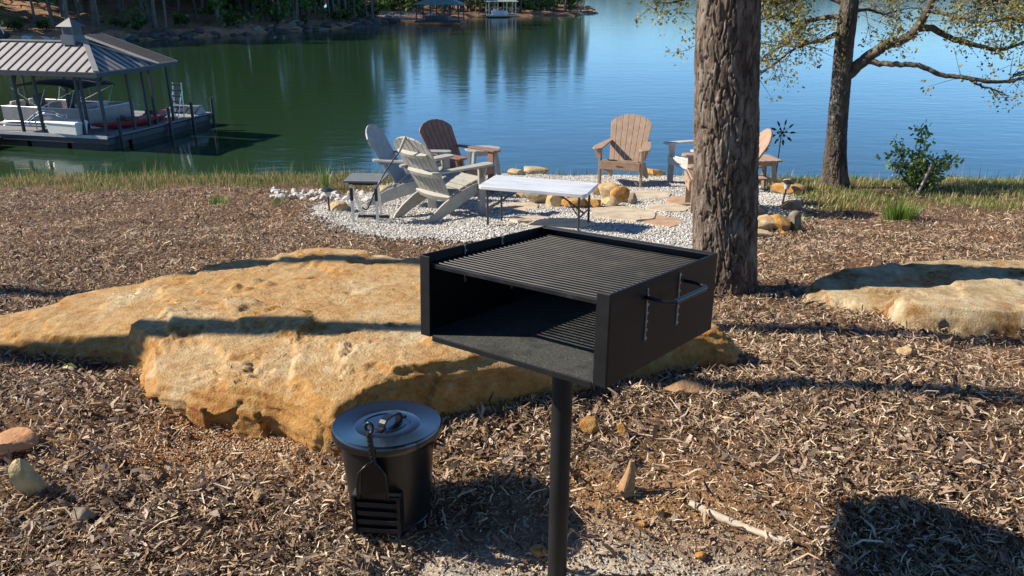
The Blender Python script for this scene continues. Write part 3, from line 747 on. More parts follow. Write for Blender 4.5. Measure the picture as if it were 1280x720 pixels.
def in_patio(rg, n):
    x = rg.uniform(-3.2, 4.4, n * 3); y = rg.uniform(6.2, 13.9, n * 3)
    k = inside(x + .12 * rg.normal(size=len(x)), y + .16 * rg.normal(size=len(x)), poly); return np.column_stack([x, y])[k][:n]
stones(56000, in_patio, M['gravel'], .006, .016, 'gravel', 71)

def flag(px, py, wpx, dpx, label, mat, seed):
    c = gp(px, py); D = c.y * CP - (c.z - CAM_H) * SP; w = wpx * D / FPX / 2; l = abs(gp(px, py - dpx / 2).y - gp(px, py + dpx / 2).y) / 2
    rg = random.Random(seed); k = rg.randint(6, 8); mb = MB(); ang = sorted(rg.uniform(0, 2 * PI / k * .7) + 2 * PI * i / k for i in range(k))
    pl = [(1.12 * w * math.cos(a) * rg.uniform(.82, 1.2), 1.12 * l * math.sin(a) * rg.uniform(.82, 1.2)) for a in ang]
    ring = []
    for i in range(k):
        (xa, ya), (xb, yb) = pl[i], pl[(i + 1) % k]
        for q in (0.08, .35, .65, .92): ring.append(((xa + (xb - xa) * q) * rg.uniform(.97, 1.03), (ya + (yb - ya) * q) * rg.uniform(.97, 1.03)))
    slope = (g(c.x, c.y + l) - g(c.x, c.y - l)) / (2 * l)
    n = len(ring); vs = [(x, y, .01) for x, y in ring] + [(x * .97, y * .97, .040 + .004 * rg.random()) for x, y in ring] + [(x * .5, y * .5, .045 + .008 * rg.random()) for x, y in ring]
    fs = [(i, (i + 1) % n, n + (i + 1) % n, n + i) for i in range(n)] + [(n + i, n + (i + 1) % n, 2 * n + (i + 1) % n, 2 * n + i) for i in range(n)] + [tuple(range(2 * n, 3 * n))]
    mb.add(vs, fs); o = mb.obj('flagstone', mat, None, 30); o.location = c; o.rotation_euler = (math.atan(slope), 0, 0)
    prop(o, label, 'flagstone', 'flagstones round the fire pit')
flag(826, 280, 52, 13, 'rust brown flagstone set in gravel left of the pine trunk', M['rustflag'], 1)
flag(778, 270, 84, 14, 'long tan flagstone right of the folding table legs', M['flagstone'], 2)
flag(800, 246, 74, 13, 'pale tan flagstone between the brown chair and the pine', M['flagstone'], 3)
flag(856, 255, 40, 11, 'pinkish tan flagstone touching the pine trunk', M['rustflag'], 4)
flag(836, 263, 52, 9, 'narrow pale flagstone above the rust brown one', M['flagstone'], 5)
flag(700, 284, 78, 13, 'wide pale flagstone under the middle of the folding table', M['flagstone'], 6)
flag(650, 262, 52, 11, 'pale flagstone left of the fire pit under the table', M['flagstone'], 7)
flag(662, 277, 50, 8, 'cream flagstone beside the left table legs', M['flagstone'], 8)

pit = [(672, 257, 50, 25, 'big cream boulder at the left front of the fire pit', 'fieldstone'), (694, 262, 26, 22, 'squared tan stone right of the big cream boulder in the fire pit', 'fieldstone'),
       (712, 256, 26, 14, 'tan stone behind the gap in the fire pit front', 'redstone'), (722, 263, 36, 15, 'reddish flat stone at the front of the fire pit', 'redstone'), (744, 262, 22, 13, 'dark orange stone under the table corner in the fire pit', 'redstone'),
       (747, 247, 22, 18, 'tan stone at the back of the fire pit by the table corner', 'fieldstone'), (764, 252, 30, 24, 'tall tan stone at the right back of the fire pit', 'fieldstone'), (776, 256, 24, 20, 'shadowed brown stone at the far right of the fire pit', 'redstone'),
       (764, 261, 28, 14, 'low cream stone at the right front of the fire pit', 'fieldstone'), (790, 258, 12, 16, 'small grey stone leaning on the right of the fire pit', 'greystone'), (656, 250, 22, 14, 'low cream stone hidden at the left back of the fire pit', 'fieldstone'), (690, 244, 26, 12, 'cream stone seen just above the table edge at the fire pit', 'fieldstone')]
for i, (a, b, w, h, l, m) in enumerate(pit): rock(a, b, w * 1.12, h * 1.2, l, M[m], 100 + i, 'stones of the fire pit ring')
edge = [(645, 221, 26, 10, 'low cream stone behind the round grey table', 'fieldstone'), (668, 220, 38, 12, 'wide pinkish stone on the lake edge above the table', 'fieldstone'), (693, 219, 18, 10, 'small cream stone on the lake edge, right of the wide pinkish one', 'fieldstone'),
        (714, 221, 26, 12, 'orange stone on the lake edge left of the brown chair', 'redstone'), (733, 218, 24, 10, 'pale stone tucked behind the orange one on the lake edge', 'fieldstone'), (746, 220, 22, 9, 'pinkish stone touching the brown chair leg on the lake edge', 'fieldstone'),
        (818, 222, 28, 12, 'shadowed ochre stone on the lake edge right of the brown chair', 'redstone'), (830, 221, 14, 10, 'small cream stone left of the pale grey chair', 'fieldstone')]
for i, (a, b, w, h, l, m) in enumerate(edge): rock(a, b, w, h, l, M[m], 140 + i, 'edging stones along the lake side')
stack = [(948, 300, 46, 13, 'flat cream stone lowest of the pile right of the pine', 'fieldstone', 0), (958, 291, 40, 24, 'yellow pointed stone leaning left in the pile right of the pine', 'fieldstone', 0), (974, 291, 34, 26, 'orange leaning stone in the pile right of the pine', 'redstone', 0),
         (993, 290, 26, 28, 'grey upright stone at the right end of the pile', 'greystone', 0), (988, 266, 34, 14, 'dark brown block under the flat ochre capstone', 'brownstone', .0), (985, 257, 46, 12, 'flat ochre capstone beside the leaning path light', 'redstone', .16), (984, 243, 20, 22, 'upright tan stone behind the leaning path light', 'fieldstone', .0),
         (970, 243, 14, 13, 'round grey-tan stone beside the brown side table leg', 'greystone', 0), (979, 297, 12, 8, 'little pinkish stone at the foot of the pile', 'redstone', 0)]
for i, (a, b, w, h, l, m, dz) in enumerate(stack):
    o = rock(a, b, w, h, l, M[m], 170 + i, 'piled stones at the right end of the patio')
    o.location.z += dz
# yellow stone by the left path light and white quartz row
rock(420, 266, 36, 14, 'yellow wedge stone beside the left path light', M['fieldstone'], 190)
rock(482, 245, 30, 14, 'pale pinkish stone behind the slate grey chair', M['fieldstone'], 191)
rw = random.Random(33)
for i in range(58):
    px = rw.uniform(338, 468); py = 247 + rw.uniform(-6, 4) + (px - 340) * .035
    rock(px, py, rw.uniform(6, 15), rw.uniform(5, 10), 'white quartz stone in the row along the grass edge', M['whitestone'], 200 + i, 'white stones along the grass edge', sub=2)
# rocks on the far banks
for i in range(130):
    p = hillL(rr.uniform(.4, .985), rr.uniform(.0, .028)); s = rr.uniform(.3, .9)
    o = link('shore_rock', rock_me('shore_rock', 300 + i, M['darkrock'] if i % 5 else M['greystone'], s * 1.4, s, s * .7, 2)); o.location = p
    prop(o, 'weathered rock at the waterline of the left hillside', 'rock', 'rocks along the left far bank')
for i in range(9):
    p = onz(18 + i * 7 + rr.uniform(-2, 2), 50 + rr.uniform(-1, 1), WATER_Z + .5); s = rr.uniform(.35, .6)
    o = link('shore_rock', rock_me('shore_rock', 440 + i, M['whitestone'] if i % 4 else M['redstone'], s * 1.2, s, s * .8, 2)); o.location = p
    prop(o, 'sunlit cream rock on the far bank beside the cupola', 'rock', 'cream rocks behind the dock roof')
for i in range(26):
    p = hillP(rr.uniform(.45, .93), rr.uniform(.012, .03)); s = rr.uniform(.4, .9)
    o = link('shore_rock', rock_me('shore_rock', 460 + i, M['fieldstone'] if i % 2 else M['brownstone'], s * 1.4, s, s * .7, 2)); o.location = p
    prop(o, 'tan rock along the shore of the peninsula', 'rock', 'rocks along the peninsula shore')

# ================================================================== GROUND COVER
bolip = [(v.x, v.y) for v in catmull(lipA, 4)]; b2lip = [(v.x, v.y) for v in catmull(lipB, 4)]
def strips(name, n, xy, Lr, Wr, mat, rg, zoff=.006, zfun=GZ, tilt=.35, curl=.35, smooth=False, zvar=.012):
    n = len(xy)
    L = rg.uniform(*Lr, n) * rg.uniform(.5, 1.2, n); Wd = rg.uniform(*Wr, n); yaw = rg.uniform(0, 2 * PI, n); tl = rg.normal(0, tilt, n); rl = rg.normal(0, .5, n)
    D = np.stack([np.cos(yaw) * np.cos(tl), np.sin(yaw) * np.cos(tl), np.sin(tl)], 1)
    S0 = np.stack([-np.sin(yaw), np.cos(yaw), np.zeros(n)], 1); U0 = np.cross(D, S0)
    S = S0 * np.cos(rl)[:, None] + U0 * np.sin(rl)[:, None]; U = np.cross(D, S)
    C = np.column_stack([xy, zfun(xy[:, 0], xy[:, 1]) + zoff + np.abs(np.sin(tl)) * L * .35 + rg.uniform(0, zvar, n)])
    cu = rg.normal(0, curl, n)[:, None] * L[:, None]
    h = L[:, None] / 2; w = Wd[:, None] / 2; e0 = rg.uniform(.15, .9, (n, 1)); e1 = rg.uniform(.15, .9, (n, 1)); sk = rg.normal(0, .12, (n, 1)) * L[:, None]
    V = np.stack([C - D * h - S * w * e0, C - D * h + S * w * e0, C - S * w + U * cu * .4 + S * sk, C + S * w + U * cu * .4 + S * sk, C + D * h - S * w * e1, C + D * h + S * w * e1], 1)
    b = (np.arange(n) * 6)[:, None]
    F = np.concatenate([b + np.array([[0, 2, 3, 1]]), b + np.array([[2, 4, 5, 3]])])
    o = link(name, np_mesh(name, V.reshape(-1, 3), F, mat, smooth)); prop(o, kind='stuff'); return o
rg = np.random.default_rng(77)
def scatter(bands, avoid=True, dens=None):
    out = []
    for y0, y1, d in bands:
        hw = .72 * y1 + 1.8; n = int((y1 - y0) * 2 * hw * d)
        x = rg.uniform(-hw, hw, n); y = rg.uniform(y0, y1, n)
        k = np.abs(x) < .72 * y + 1.8
        if dens is not None: k &= rg.random(n) < dens(x, y)
        out.append(np.column_stack([x, y])[k])
    q = np.concatenate(out)
    k = ~inside(q[:, 0], q[:, 1], bolip) & ~inside(q[:, 0], q[:, 1], b2lip) & ~inside(q[:, 0], q[:, 1], poly)
    return q[k]
def thin(x, y):
    """mulch cover: bare clay by the big slab's left, sand by the post"""
    d = np.ones_like(x)
    d = d * (1 - .92 * np.exp(-((x + 1.0) / .62) ** 4 - ((y - 2.72) / .30) ** 4))
    d = d * (1 - .97 * np.exp(-((x - .15) / .75) ** 4 - ((y - 1.82) / .30) ** 4))
    d = d * (1 - .6 * np.exp(-((x - .5) / .6) ** 2 - ((y - 2.35) / .3) ** 2))
    d = d * np.clip(.78 + .8 * fbm(x * 1.5, y * 1.5, 0, 2, 88), .42, 1)
    d = d * (1 - .92 * sstep(-.25, .15, y - mulch_edge(x)))
    return d
def mulch_edge(x): return np.interp(x, [-12, -8, -4, -2, 3.2, 3.9, 6, 9, 14], [11.0, 11.0, 11.1, 10.9, 10.3, 9.1, 9.2, 9.5, 9.6]) + .35 * vn3(x * 1.3, 0, 0, 90)
strips('wood_chip_mulch', 0, scatter([(.9, 2.4, 10500), (2.4, 3.4, 8500), (3.4, 5, 5200), (5, 8, 3600), (8, 11.5, 2100)], dens=thin), (.014, .055), (.0016, .0066), M['chips'], rg, zvar=.024, tilt=.42)
strips('mulch_fines', 0, scatter([(.9, 2.5, 16000), (2.5, 3.4, 11000), (3.4, 4.6, 5000)], dens=thin), (.006, .022), (.0008, .0026), M['chips'], rg, .004)
strips('bark_pieces', 0, scatter([(.9, 2.4, 1000), (2.4, 3.4, 850), (3.4, 5, 600), (5, 8, 330), (8, 11.4, 200)], dens=thin), (.022, .075), (.007, .018), M['litter'], rg, .012, tilt=.45, curl=.3, zvar=.02)
strips('shredded_bark', 0, scatter([(.9, 3.2, 800), (3.2, 5, 650), (5, 8, 420), (8, 11.3, 320)], dens=thin), (.045, .13), (.003, .010), M['chips'], rg, .01, tilt=.22, curl=.25)
def litter_d(x, y): return thin(x, y) * np.clip(.25 + 1.3 * np.exp(-((x + 2.0) / .75) ** 2 - ((y - 2.75) / .5) ** 2) + .5 * vn3(x * 1.1, y * 1.1, 4, 91), 0, 1)
strips('fallen_leaves', 0, scatter([(.9, 3.4, 760), (3.4, 6, 320), (6, 11, 110)], dens=litter_d), (.025, .075), (.010, .026), M['litter'], rg, .014, tilt=.5, curl=.5)
# grit and crumbs: small clods on dust and sand
def crumbs(rg_, n):
    a = np.column_stack([rg_.normal(-1.0, .42, n // 2), rg_.normal(2.68, .17, n // 2)]); b = np.column_stack([rg_.normal(.3, .55, n // 2), rg_.normal(2.05, .32, n // 2)])
    q = np.concatenate([a, b]); return q[(q[:, 1] > .8) & ~inside(q[:, 0], q[:, 1], bolip)]
M['crumb'] = leafmat('soil_crumbs', [(0, (.16, .09, .05)), (.4, (.36, .24, .14)), (.75, (.50, .38, .26)), (1, (.62, .55, .46))], 0, .9)
o = stones(15000, crumbs, M['crumb'], .0018, .0062, 'soil_crumbs', 72)
for v in o.data.vertices: v.co.z -= .026
# debris that lies on the big slab: height from a BVH of the slab
from mathutils.bvhtree import BVHTree
bm = bmesh.new(); bm.from_mesh(bo.data); bvh = BVHTree.FromBMesh(bm); bm.free()
def slabz(x, y):
    out = []
    for a, b in zip(x, y):
        h = bvh.ray_cast(Vector((a, b, 2)), Vector((0, 0, -1))); out.append(h[0].z if h[0] is not None else -9)
    return np.array(out)
q = np.column_stack([rg.uniform(-2.6, 1.0, 5200), rg.uniform(2.7, 4.9, 5200)])
f = fbm(q[:, 0] * 1.6, q[:, 1] * 3, 3, 3, 95); q = q[inside(q[:, 0], q[:, 1], bolip) & (f > rg.uniform(.05, .6, len(q)))]
strips('slab_debris', 0, q, (.008, .04), (.0015, .006), M['chips'], rg, .004, slabz, .15, .2)

strips('patio_litter', 0, in_patio(rg, 900), (.012, .05), (.002, .012), M['litter'], rg, .035)
# grass: taller dry bank grass at left, shorter lawn at right
def blades(name, xy, hmin, hmax, w, mat, rg, lean=.35):
    n = len(xy); h = rg.uniform(hmin, hmax, n); a = rg.uniform(0, 2 * PI, n); l = np.abs(rg.normal(0, lean, n)) * h; ww = w * rg.uniform(.6, 1.3, n)
    B = np.column_stack([xy, GZ(xy[:, 0], xy[:, 1]) - .01]); d = np.stack([np.cos(a), np.sin(a), 0 * a], 1); s = np.stack([-np.sin(a), np.cos(a), 0 * a], 1) * ww[:, None]
    Mid = B + d * (l * .35)[:, None] + np.array([0, 0, 1]) * (h * .6)[:, None]; T = B + d * l[:, None] + np.array([0, 0, 1]) * h[:, None]
    V = np.stack([B - s, B + s, Mid - s * .7, Mid + s * .7, T], 1).reshape(-1, 3); b = (np.arange(n) * 5)[:, None]
    F = np.concatenate([b + np.array([[0, 1, 3]]), b + np.array([[0, 3, 2]]), b + np.array([[2, 3, 4]])])
    o = link(name, np_mesh(name, V, F, mat)); prop(o, kind='stuff'); return o
def area(n, x0, x1, y0, y1, cond):
    x = rg.uniform(x0, x1, n); y = rg.uniform(y0, y1, n); k = cond(x, y); return np.column_stack([x, y])[k]
def left_g(x, y): return (y > mulch_edge(x) - .1 + .3 * rg.random(len(x))) & (y < bank_y(x) + .7) & ~inside(x, y, poly) & (rg.random(len(x)) < np.clip(.75 + .6 * vn3(x * 1.5, y * 1.5, 0, 97), .1, 1))
blades('bank_grass', area(34000, -13, -1.6, 10.6, 14.6, left_g), .02, .13, .0045, M['dryreed'], rg)
blades('bank_grass', area(700, -13, -1.6, 12.3, 14.2, left_g), .16, .36, .004, M['dryreed'], rg, .25)
blades('lawn_grass', area(52000, 3.0, 13.5, 9.2, 13.6, left_g), .03, .11, .005, M['grass'], rg, .6)
blades('lawn_grass', area(600, 3.0, 13.5, 12.0, 13.2, left_g), .12, .32, .004, M['dryreed'], rg, .3)
# short weeds on the gravel's back edge
blades('bank_grass', area(4000, -2, 3.6, 12.6, 14.2, lambda x, y: (y > bank_y(x) - .15) & (y < bank_y(x) + .7)), .05, .2, .004, M['dryreed'], rg)

# ================================================================== TREES NEAR
def frame_tube(pts, rad, nseg, nz, disp):
    """high resolution trunk (numpy); disp(theta, s_metres, radius)->offset"""
    P = catmull(pts, 12, False); P = np.array([tuple(p) for p in P]); L = np.concatenate([[0], np.cumsum(np.linalg.norm(np.diff(P, axis=0), axis=1))])
    s = np.linspace(0, L[-1], nz); C = np.stack([np.interp(s, L, P[:, i]) for i in range(3)], 1)
    rl = np.linspace(0, L[-1], len(rad)); r = np.interp(s, rl, rad)
    th = np.linspace(0, 2 * PI, nseg, endpoint=False); TH, S = np.meshgrid(th, s); Rr = r[:, None] + disp(TH, S, r[:, None])
    V = np.stack([C[:, 0:1] + Rr * np.cos(TH), C[:, 1:2] + Rr * np.sin(TH), C[:, 2:3] + 0 * Rr], -1).reshape(-1, 3)
    ii, jj = np.meshgrid(np.arange(nseg), np.arange(nz - 1)); a = (jj * nseg + ii).ravel(); b = (jj * nseg + (ii + 1) % nseg).ravel()
    return V, np.stack([a, b, b + nseg, a + nseg], 1)
def plates(seed, cw, ch, depth, jag=.35):
    """bark plates: cells on the unrolled trunk with furrows between them"""
    def f(TH, S, r):
        r0 = float(np.mean(r)); circ = 2 * PI * r0; ncx = max(6, int(circ / cw))
        x = TH / (2 * PI) * ncx; y = S / ch
        wx = .55 * fbm(np.cos(TH) * 3, np.sin(TH) * 3, S * 5, 4, seed, .6); wy = .5 * fbm(np.cos(TH) * 4 + 9, np.sin(TH) * 4, S * 5, 3, seed + 3)
        x = x + wx; y = y + wy
        ix, iy = np.floor(x), np.floor(y); f1 = np.full(x.shape, 9.); f2 = np.full(x.shape, 9.); hid = np.zeros(x.shape)
        for dx in (-1, 0, 1):
            for dy in (-1, 0, 1):
                cx, cy = ix + dx, iy + dy; wcx = np.mod(cx, ncx)
                ox = _h(wcx, cy, cx * 0, seed); oy = _h(wcx, cy, cx * 0 + 1, seed)
                d = np.abs(cx + ox - x) ** 1.6 + np.abs(cy + oy - y) ** 1.6; d = d ** (1 / 1.6)
                nw = d < f1; f2 = np.where(nw, f1, np.minimum(f2, d)); hid = np.where(nw, _h(wcx, cy, cx * 0 + 2, seed), hid); f1 = np.where(nw, d, f1)
        e = sstep(.01, .17, f2 - f1)
        fl = fbm(np.cos(TH) * 7, np.sin(TH) * 7, S * 6, 3, seed + 7); q = (fl * 1.6 + hid * 1.5) * 2; lay = (np.floor(q) + sstep(.75, 1, q - np.floor(q))) / 2
        return depth * (e * (.75 + .32 * lay * .5) - .8) + .003 * fbm(np.cos(TH) * 22, np.sin(TH) * 22, S * 40, 3, seed + 5)
    return f
# --- the pine
pb = gp(907, 369); pb.y += .06
ptop = at(911, 0, pb.y - .05); dirp = (ptop - pb)
pine = thing('pine_tree', 'thick pine trunk with plated brown bark standing behind the grill', 'pine', pb)
tp = [Vector((0, 0, -.25)), Vector((0, 0, .0)), dirp * .5, dirp, dirp * 2.2 + Vector((.1, 0, 0)), dirp * 4 + Vector((.3, .1, 0)), dirp * 6.6 + Vector((.7, .1, 0))]
def pine_disp():
    pl = plates(5, .046, .20, .021)
    def f(TH, S, r): return pl(TH, S, r) * np.clip(1.2 - S / 9, .2, 1) + .07 * np.exp(-np.clip(S - .2, 0, 9) / .12) * (.4 + .4 * np.cos(TH * 5 + 1))
    return f
V, F = frame_tube(tp, [.215, .205, .182, .166, .158, .15, .14, .13, .115, .09, .06], 300, 1500, pine_disp())
link('trunk', np_mesh('trunk', V, F, M['bark'], True), pine)
mb = MB(); cs, rs, ns = [], [], []
for k in range(34):
    s = random.uniform(4.4, 6.6); b0 = dirp * s + Vector((.3 + (s - 4) * .15, .1, 0)); a = random.uniform(0, 6.28); r = random.uniform(1.2, 2.8) * (7.2 - s) / 2.5
    c = b0 + Vector((math.cos(a) * r, math.sin(a) * r, random.uniform(-.1, .7))); mb.tube([b0, (b0 + c) / 2 + Vector((0, 0, .15)), c], [.045, .03, .01], 5, cap=False); cs.append(tuple(c)); rs.append(.7); ns.append(60)
mb.obj('branches', M['twig'], pine, 60)
V, F = leaf_cloud(cs, rs, ns, .16); link('crown', np_mesh('crown', V, F, M['leaf_pine']), pine)

# --- the oak at right
OY = gp(1043, 236).y + .25
ob = Vector((at(1043, 236, OY).x, OY, 0)); ob.z = g(ob.x, ob.y)
oak = thing('oak_tree', 'forked grey-barked oak with young yellow-green leaves by the water', 'oak', ob)
def oa(px, py, dy=0): return at(px, py, OY + dy) - ob
tr = [Vector((0, 0, -.3)), oa(1043, 228), oa(1045, 180), oa(1050, 120), oa(1055, 60), oa(1061, 10), oa(1066, -40), oa(1072, -120, .1), oa(1066, -230, .2), oa(1074, -360, .1)]
opl = plates(15, .045, .16, .02)
def oak_disp(TH, S, r): return opl(TH, S, r) * np.clip(r / .2, .2, 1) + .10 * np.exp(-np.clip(S - .3, 0, 9) / .13) * (.5 + .5 * np.cos(TH * 4 + .5))
V, F = frame_tube(tr, [.185, .165, .142, .132, .128, .124, .116, .11, .10, .09, .08, .06, .04], 150, 900, oak_disp)
link('trunk', np_mesh('trunk', V, F, M['oakbark'], True), oak)
limbs = MB(); twigs = MB(); tips = []
def limb(pts, r0, r1, leafy=1.0, sub=3, seg=10):
    P = catmull(pts, 7, False); n = len(P)
    P = [p + Vector((random.gauss(0, .005), random.gauss(0, .012), random.gauss(0, .005))) for p in P]
    limbs.tube(P, [r0 + (r1 - r0) * (i / (n - 1)) ** .8 for i in range(n)], seg, jitter=.04)
    # twigs along the outer two thirds
    for i in range(int(n * .22), n):
        if random.random() < leafy:
            for q in range(sub):
                d = (P[min(i + 1, n - 1)] - P[i - 1]).normalized()
                v = Vector((random.gauss(0, 1), random.gauss(0, 1), random.gauss(.25, .8))).normalized()
                v = (v + d * .9).normalized(); L = random.uniform(.2, .6)
                a = P[i]; b = a + v * L * .5 + Vector((0, 0, random.uniform(-.03, .05))); c = b + (v + Vector((random.gauss(0, .35), random.gauss(0, .35), random.gauss(0, .3)))).normalized() * L * .5
                twigs.tube([a, b, c], [.007, .0045, .002], 4, cap=False)
                tips.append((b, .17, .6)); tips.append((c, .2, 1))
                for w in range(2):
                    e = b + Vector((random.gauss(0, .2), random.gauss(0, .2), random.gauss(.02, .16))); twigs.tube([b, e], [.005, .002], 3, cap=False); tips.append((e, .13, 1))
limb([oa(1062, 92), oa(1082, 74, -.1), oa(1105, 57, -.2), oa(1128, 50, -.25), oa(1143, 38, -.3), oa(1158, 15, -.3), oa(1168, -8, -.3), oa(1172, -60, -.2), oa(1190, -140, 0)], .088, .036, .3, 1)
limb([oa(1085, 76, -.1), oa(1110, 80, -.3), oa(1148, 82, -.5), oa(1175, 93, -.6), oa(1205, 97, -.7), oa(1235, 102, -.75), oa(1258, 102, -.8), oa(1290, 96, -.8), oa(1340, 95, -.8)], .044, .016, .05, 1)
limb([oa(1208, 97, -.7), oa(1225, 107, -.7), oa(1243, 112, -.7), oa(1262, 120, -.7)], .02, .006, .15, 1, 6)
limb([oa(1258, 102, -.8), oa(1270, 93, -.8), oa(1290, 86, -.85)], .02, .01, .4, 1, 6)
limb([oa(1146, 36, -.3), oa(1165, 36, -.1), oa(1190, 48, .1), oa(1222, 57, .2), oa(1252, 62, .2), oa(1285, 52, .3), oa(1330, 48, .3)], .055,.014,0.60,1)
limb([oa(1160, 12, -.3), oa(1190, 20, -.5), oa(1225, 28, -.7), oa(1270, 22, -.9), oa(1330, 30, -1)], .03,.01,0.75,2,7)
limb([oa(1228, -30, .4), oa(1236, 6, .3), oa(1262, 22, .2), oa(1290, 30, .2)], .025,.01,0.60,1,7)
limb([oa(1172, -40, -.2), oa(1215, -10, 0), oa(1260, 4, .1), oa(1320, 6, .2)], .04,.015,0.75,2,7)
limb([oa(1052, 20), oa(1032, 22, .1), oa(1012, 26, .2), oa(992, 29, .3), oa(974, 19, .3), oa(958, 22, .35)], .045,.01,0.45,1,8)
limb([oa(1046, 42), oa(1030, 50, -.1), oa(1012, 54, -.2), oa(992, 62, -.3), oa(970, 78, -.4), oa(948, 95, -.5)], .04,.007,0.68,1,8)
limb([oa(1014, 25, .2), oa(996, 42, .15), oa(976, 58, .1), oa(956, 70, .1)], .018,.005,0.60,1,6)
limb([oa(1060, 5), oa(1020, -6, .2), oa(985, 2, .35), oa(955, 3, .4), oa(925, -2, .5)], .04,.01,0.75,2,7)
limb([oa(1062, -20), oa(1000, -40, -.2), oa(930, -25, -.4), oa(880, -10, -.5), oa(845, 2, -.5), oa(815, 2, -.5)], .045,.008,0.60,1,7)
limb([oa(900, -20, -.4), oa(880, 30, -.3), oa(868, 78, -.3)], .012,.004,0.38,1,5)
limb([oa(1064, 15), oa(1085, 12, .3), oa(1105, 18, .5), oa(1125, 12, .6)], .03,.008,0.75,1,7)
for k in range(8):
    b0 = oa(1070, -90 - k * 32, .1); a = random.uniform(0, 6.28); r = random.uniform(1.4, 2.8); c = b0 + Vector((math.cos(a) * r, math.sin(a) * r, random.uniform(.5, 1.6)))
    limb([b0, (b0 + c) / 2 + Vector((0, 0, .3)), c], .05, .01, .7, 2, 6)
limbs.obj('limbs', M['oakbark'], oak, 60); twigs.obj('twigs', M['twig'], oak)
V, F = leaf_cloud([tuple(t[0]) for t in tips], [t[1] for t in tips], [max(1, int(random.uniform(7, 17) * t[2])) for t in tips], .0185, 1)
link('crown', np_mesh('crown', V, F, M['leaf_oak']), oak)

# --- two trees outside the picture on the left, whose trunks throw the shadow bands over the slab
for (bx, by, r, ln_, lb) in ((-7.2, 5.74, .145, -.124, 'slim pine left of the picture, behind the other one'), (-6.4, 4.2, .10, -.08, 'slim pine left of the picture, in front of the other one')):
    t = thing('pine_tree', lb, 'pine', (bx, by, g(bx, by)), 0, 'pines beside the slope')
    P = [(random.gauss(0, .03), random.gauss(0, .03) + ln_ * z, z) for z in np.linspace(-.2, 15, 11)]
    mb = MB(); mb.tube(catmull(P, 4, False), list(np.linspace(r * 1.15, r * .3, 41)), 14, jitter=.1); cs, rs, ns = [], [], []
    for k in range(26):
        z = random.uniform(11.5, 15); a = random.uniform(0, 6.28); q = random.uniform(.5, 1.6); c = Vector((math.cos(a) * q, math.sin(a) * q + ln_ * z, z + .2)); mb.tube([(0, ln_ * z, z), c], [.03, .01], 5, cap=False); cs.append(tuple(c)); rs.append(.5); ns.append(40)
    mb.obj('trunk', M['bark'], t, 60); V, F = leaf_cloud(cs, rs, ns, .14); link('crown', np_mesh('crown', V, F, M['leaf_pine']), t)

# --- bush and stake by the water
bp = gp(1152, 242); D = bp.y * CP - (bp.z - CAM_H) * SP; bp.y += .15
bush = thing('bush', 'loose green leafy bush on the grass at the water edge', 'bush', bp)
mb = MB(); C_ = []; PX = D / FPX
for (tx, tz, n) in ((-44, 40, 9), (-36, 62, 12), (-22, 50, 12), (-12, 42, 12), (2, 76, 16), (8, 66, 14), (14, 40, 12), (24, 52, 13), (34, 44, 12), (48, 40, 8), (-30, 30, 12), (30, 26, 14), (0, 30, 16), (-14, 22, 12), (18, 20, 14), (-4, 50, 10), (40, 30, 9), (-20, 36, 11), (10, 30, 14), (26, 36, 12)):
    e = Vector((tx * PX * .98, random.gauss(0, .17), tz * PX * 1.05)); m_ = e * .5 + Vector((random.gauss(0, .03), random.gauss(0, .03), .04)); s0 = Vector((random.gauss(0, .05), random.gauss(0, .05), -.03))
    mb.tube([s0, m_, e], [.012, .008, .003], 5, cap=False)
    for q in range(n * 5):
        t = random.uniform(.22, 1.0); p = s0.lerp(m_, t * 2) if t < .5 else m_.lerp(e, t * 2 - 1)
        C_.append(p + Vector((random.gauss(0, .055), random.gauss(0, .055), random.gauss(0, .05))))
mb.obj('stems', M['twig'], bush)
C_ = np.array([tuple(c) for c in C_]); n = len(C_); A = rg.normal(size=(n, 3)); A /= np.linalg.norm(A, axis=1)[:, None]; B = np.cross(A, rg.normal(size=(n, 3))); B /= np.linalg.norm(B, axis=1)[:, None]
s = .03 * rg.uniform(.6, 1.3, (n, 1)); V, F = quads(C_, A * s, B * s * .5); link('leaves', np_mesh('leaves', V, F, M['leaf_bush']), bush)
sp = gp(1143, 243); sp.y -= .05; mb = MB(); mb.bar((0, 0, -.05), (.16, .03, .43), .035, .03); o = mb.obj('broken_stake', M['deadwood'], None, bevel=.004); o.location = sp
prop(o, 'weathered broken stake leaning in front of the green bush', 'stake')
# --- bright grass clump, weeds
def clump(px, py, w, h, n, label, name='grass_clump', mat='leaf_clump', lean=.6):
    p = gp(px, py); rgc = np.random.default_rng(int(px)); a = rgc.uniform(0, 6.28, n); r = rgc.random(n) ** .6 * w * .45
    B = np.stack([np.cos(a) * r, np.sin(a) * r * .7, 0 * a - .02], 1); hh = h * rgc.uniform(.5, 1.1, n); ou = np.stack([np.cos(a), np.sin(a) * .7, 0 * a], 1) * (lean * h * rgc.uniform(.1, 1, n))[:, None]
    sd = np.stack([-np.sin(a), np.cos(a), 0 * a], 1) * .004; up = np.array([0, 0, 1.])
    Md = B + ou * .4 + up * (hh * .65)[:, None]; T = B + ou + up * hh[:, None]
    V = np.stack([B - sd, B + sd, Md - sd * .7, Md + sd * .7, T], 1).reshape(-1, 3); b = (np.arange(n) * 5)[:, None]
    F = np.concatenate([b + np.array([[0, 1, 3]]), b + np.array([[0, 3, 2]]), b + np.array([[2, 3, 4]])])
    o = link(name, np_mesh(name, V, F, M[mat])); o.location = p; prop(o, label, 'grass clump' if name == 'grass_clump' else 'weed'); return o
clump(1124, 275, .42, .24, 420, 'bright green grass clump at the edge of the mulch below the bush')
clump(988, 288, .3, .2, 130, 'small green weed growing between the piled stones', 'weed', 'leaf_bush')
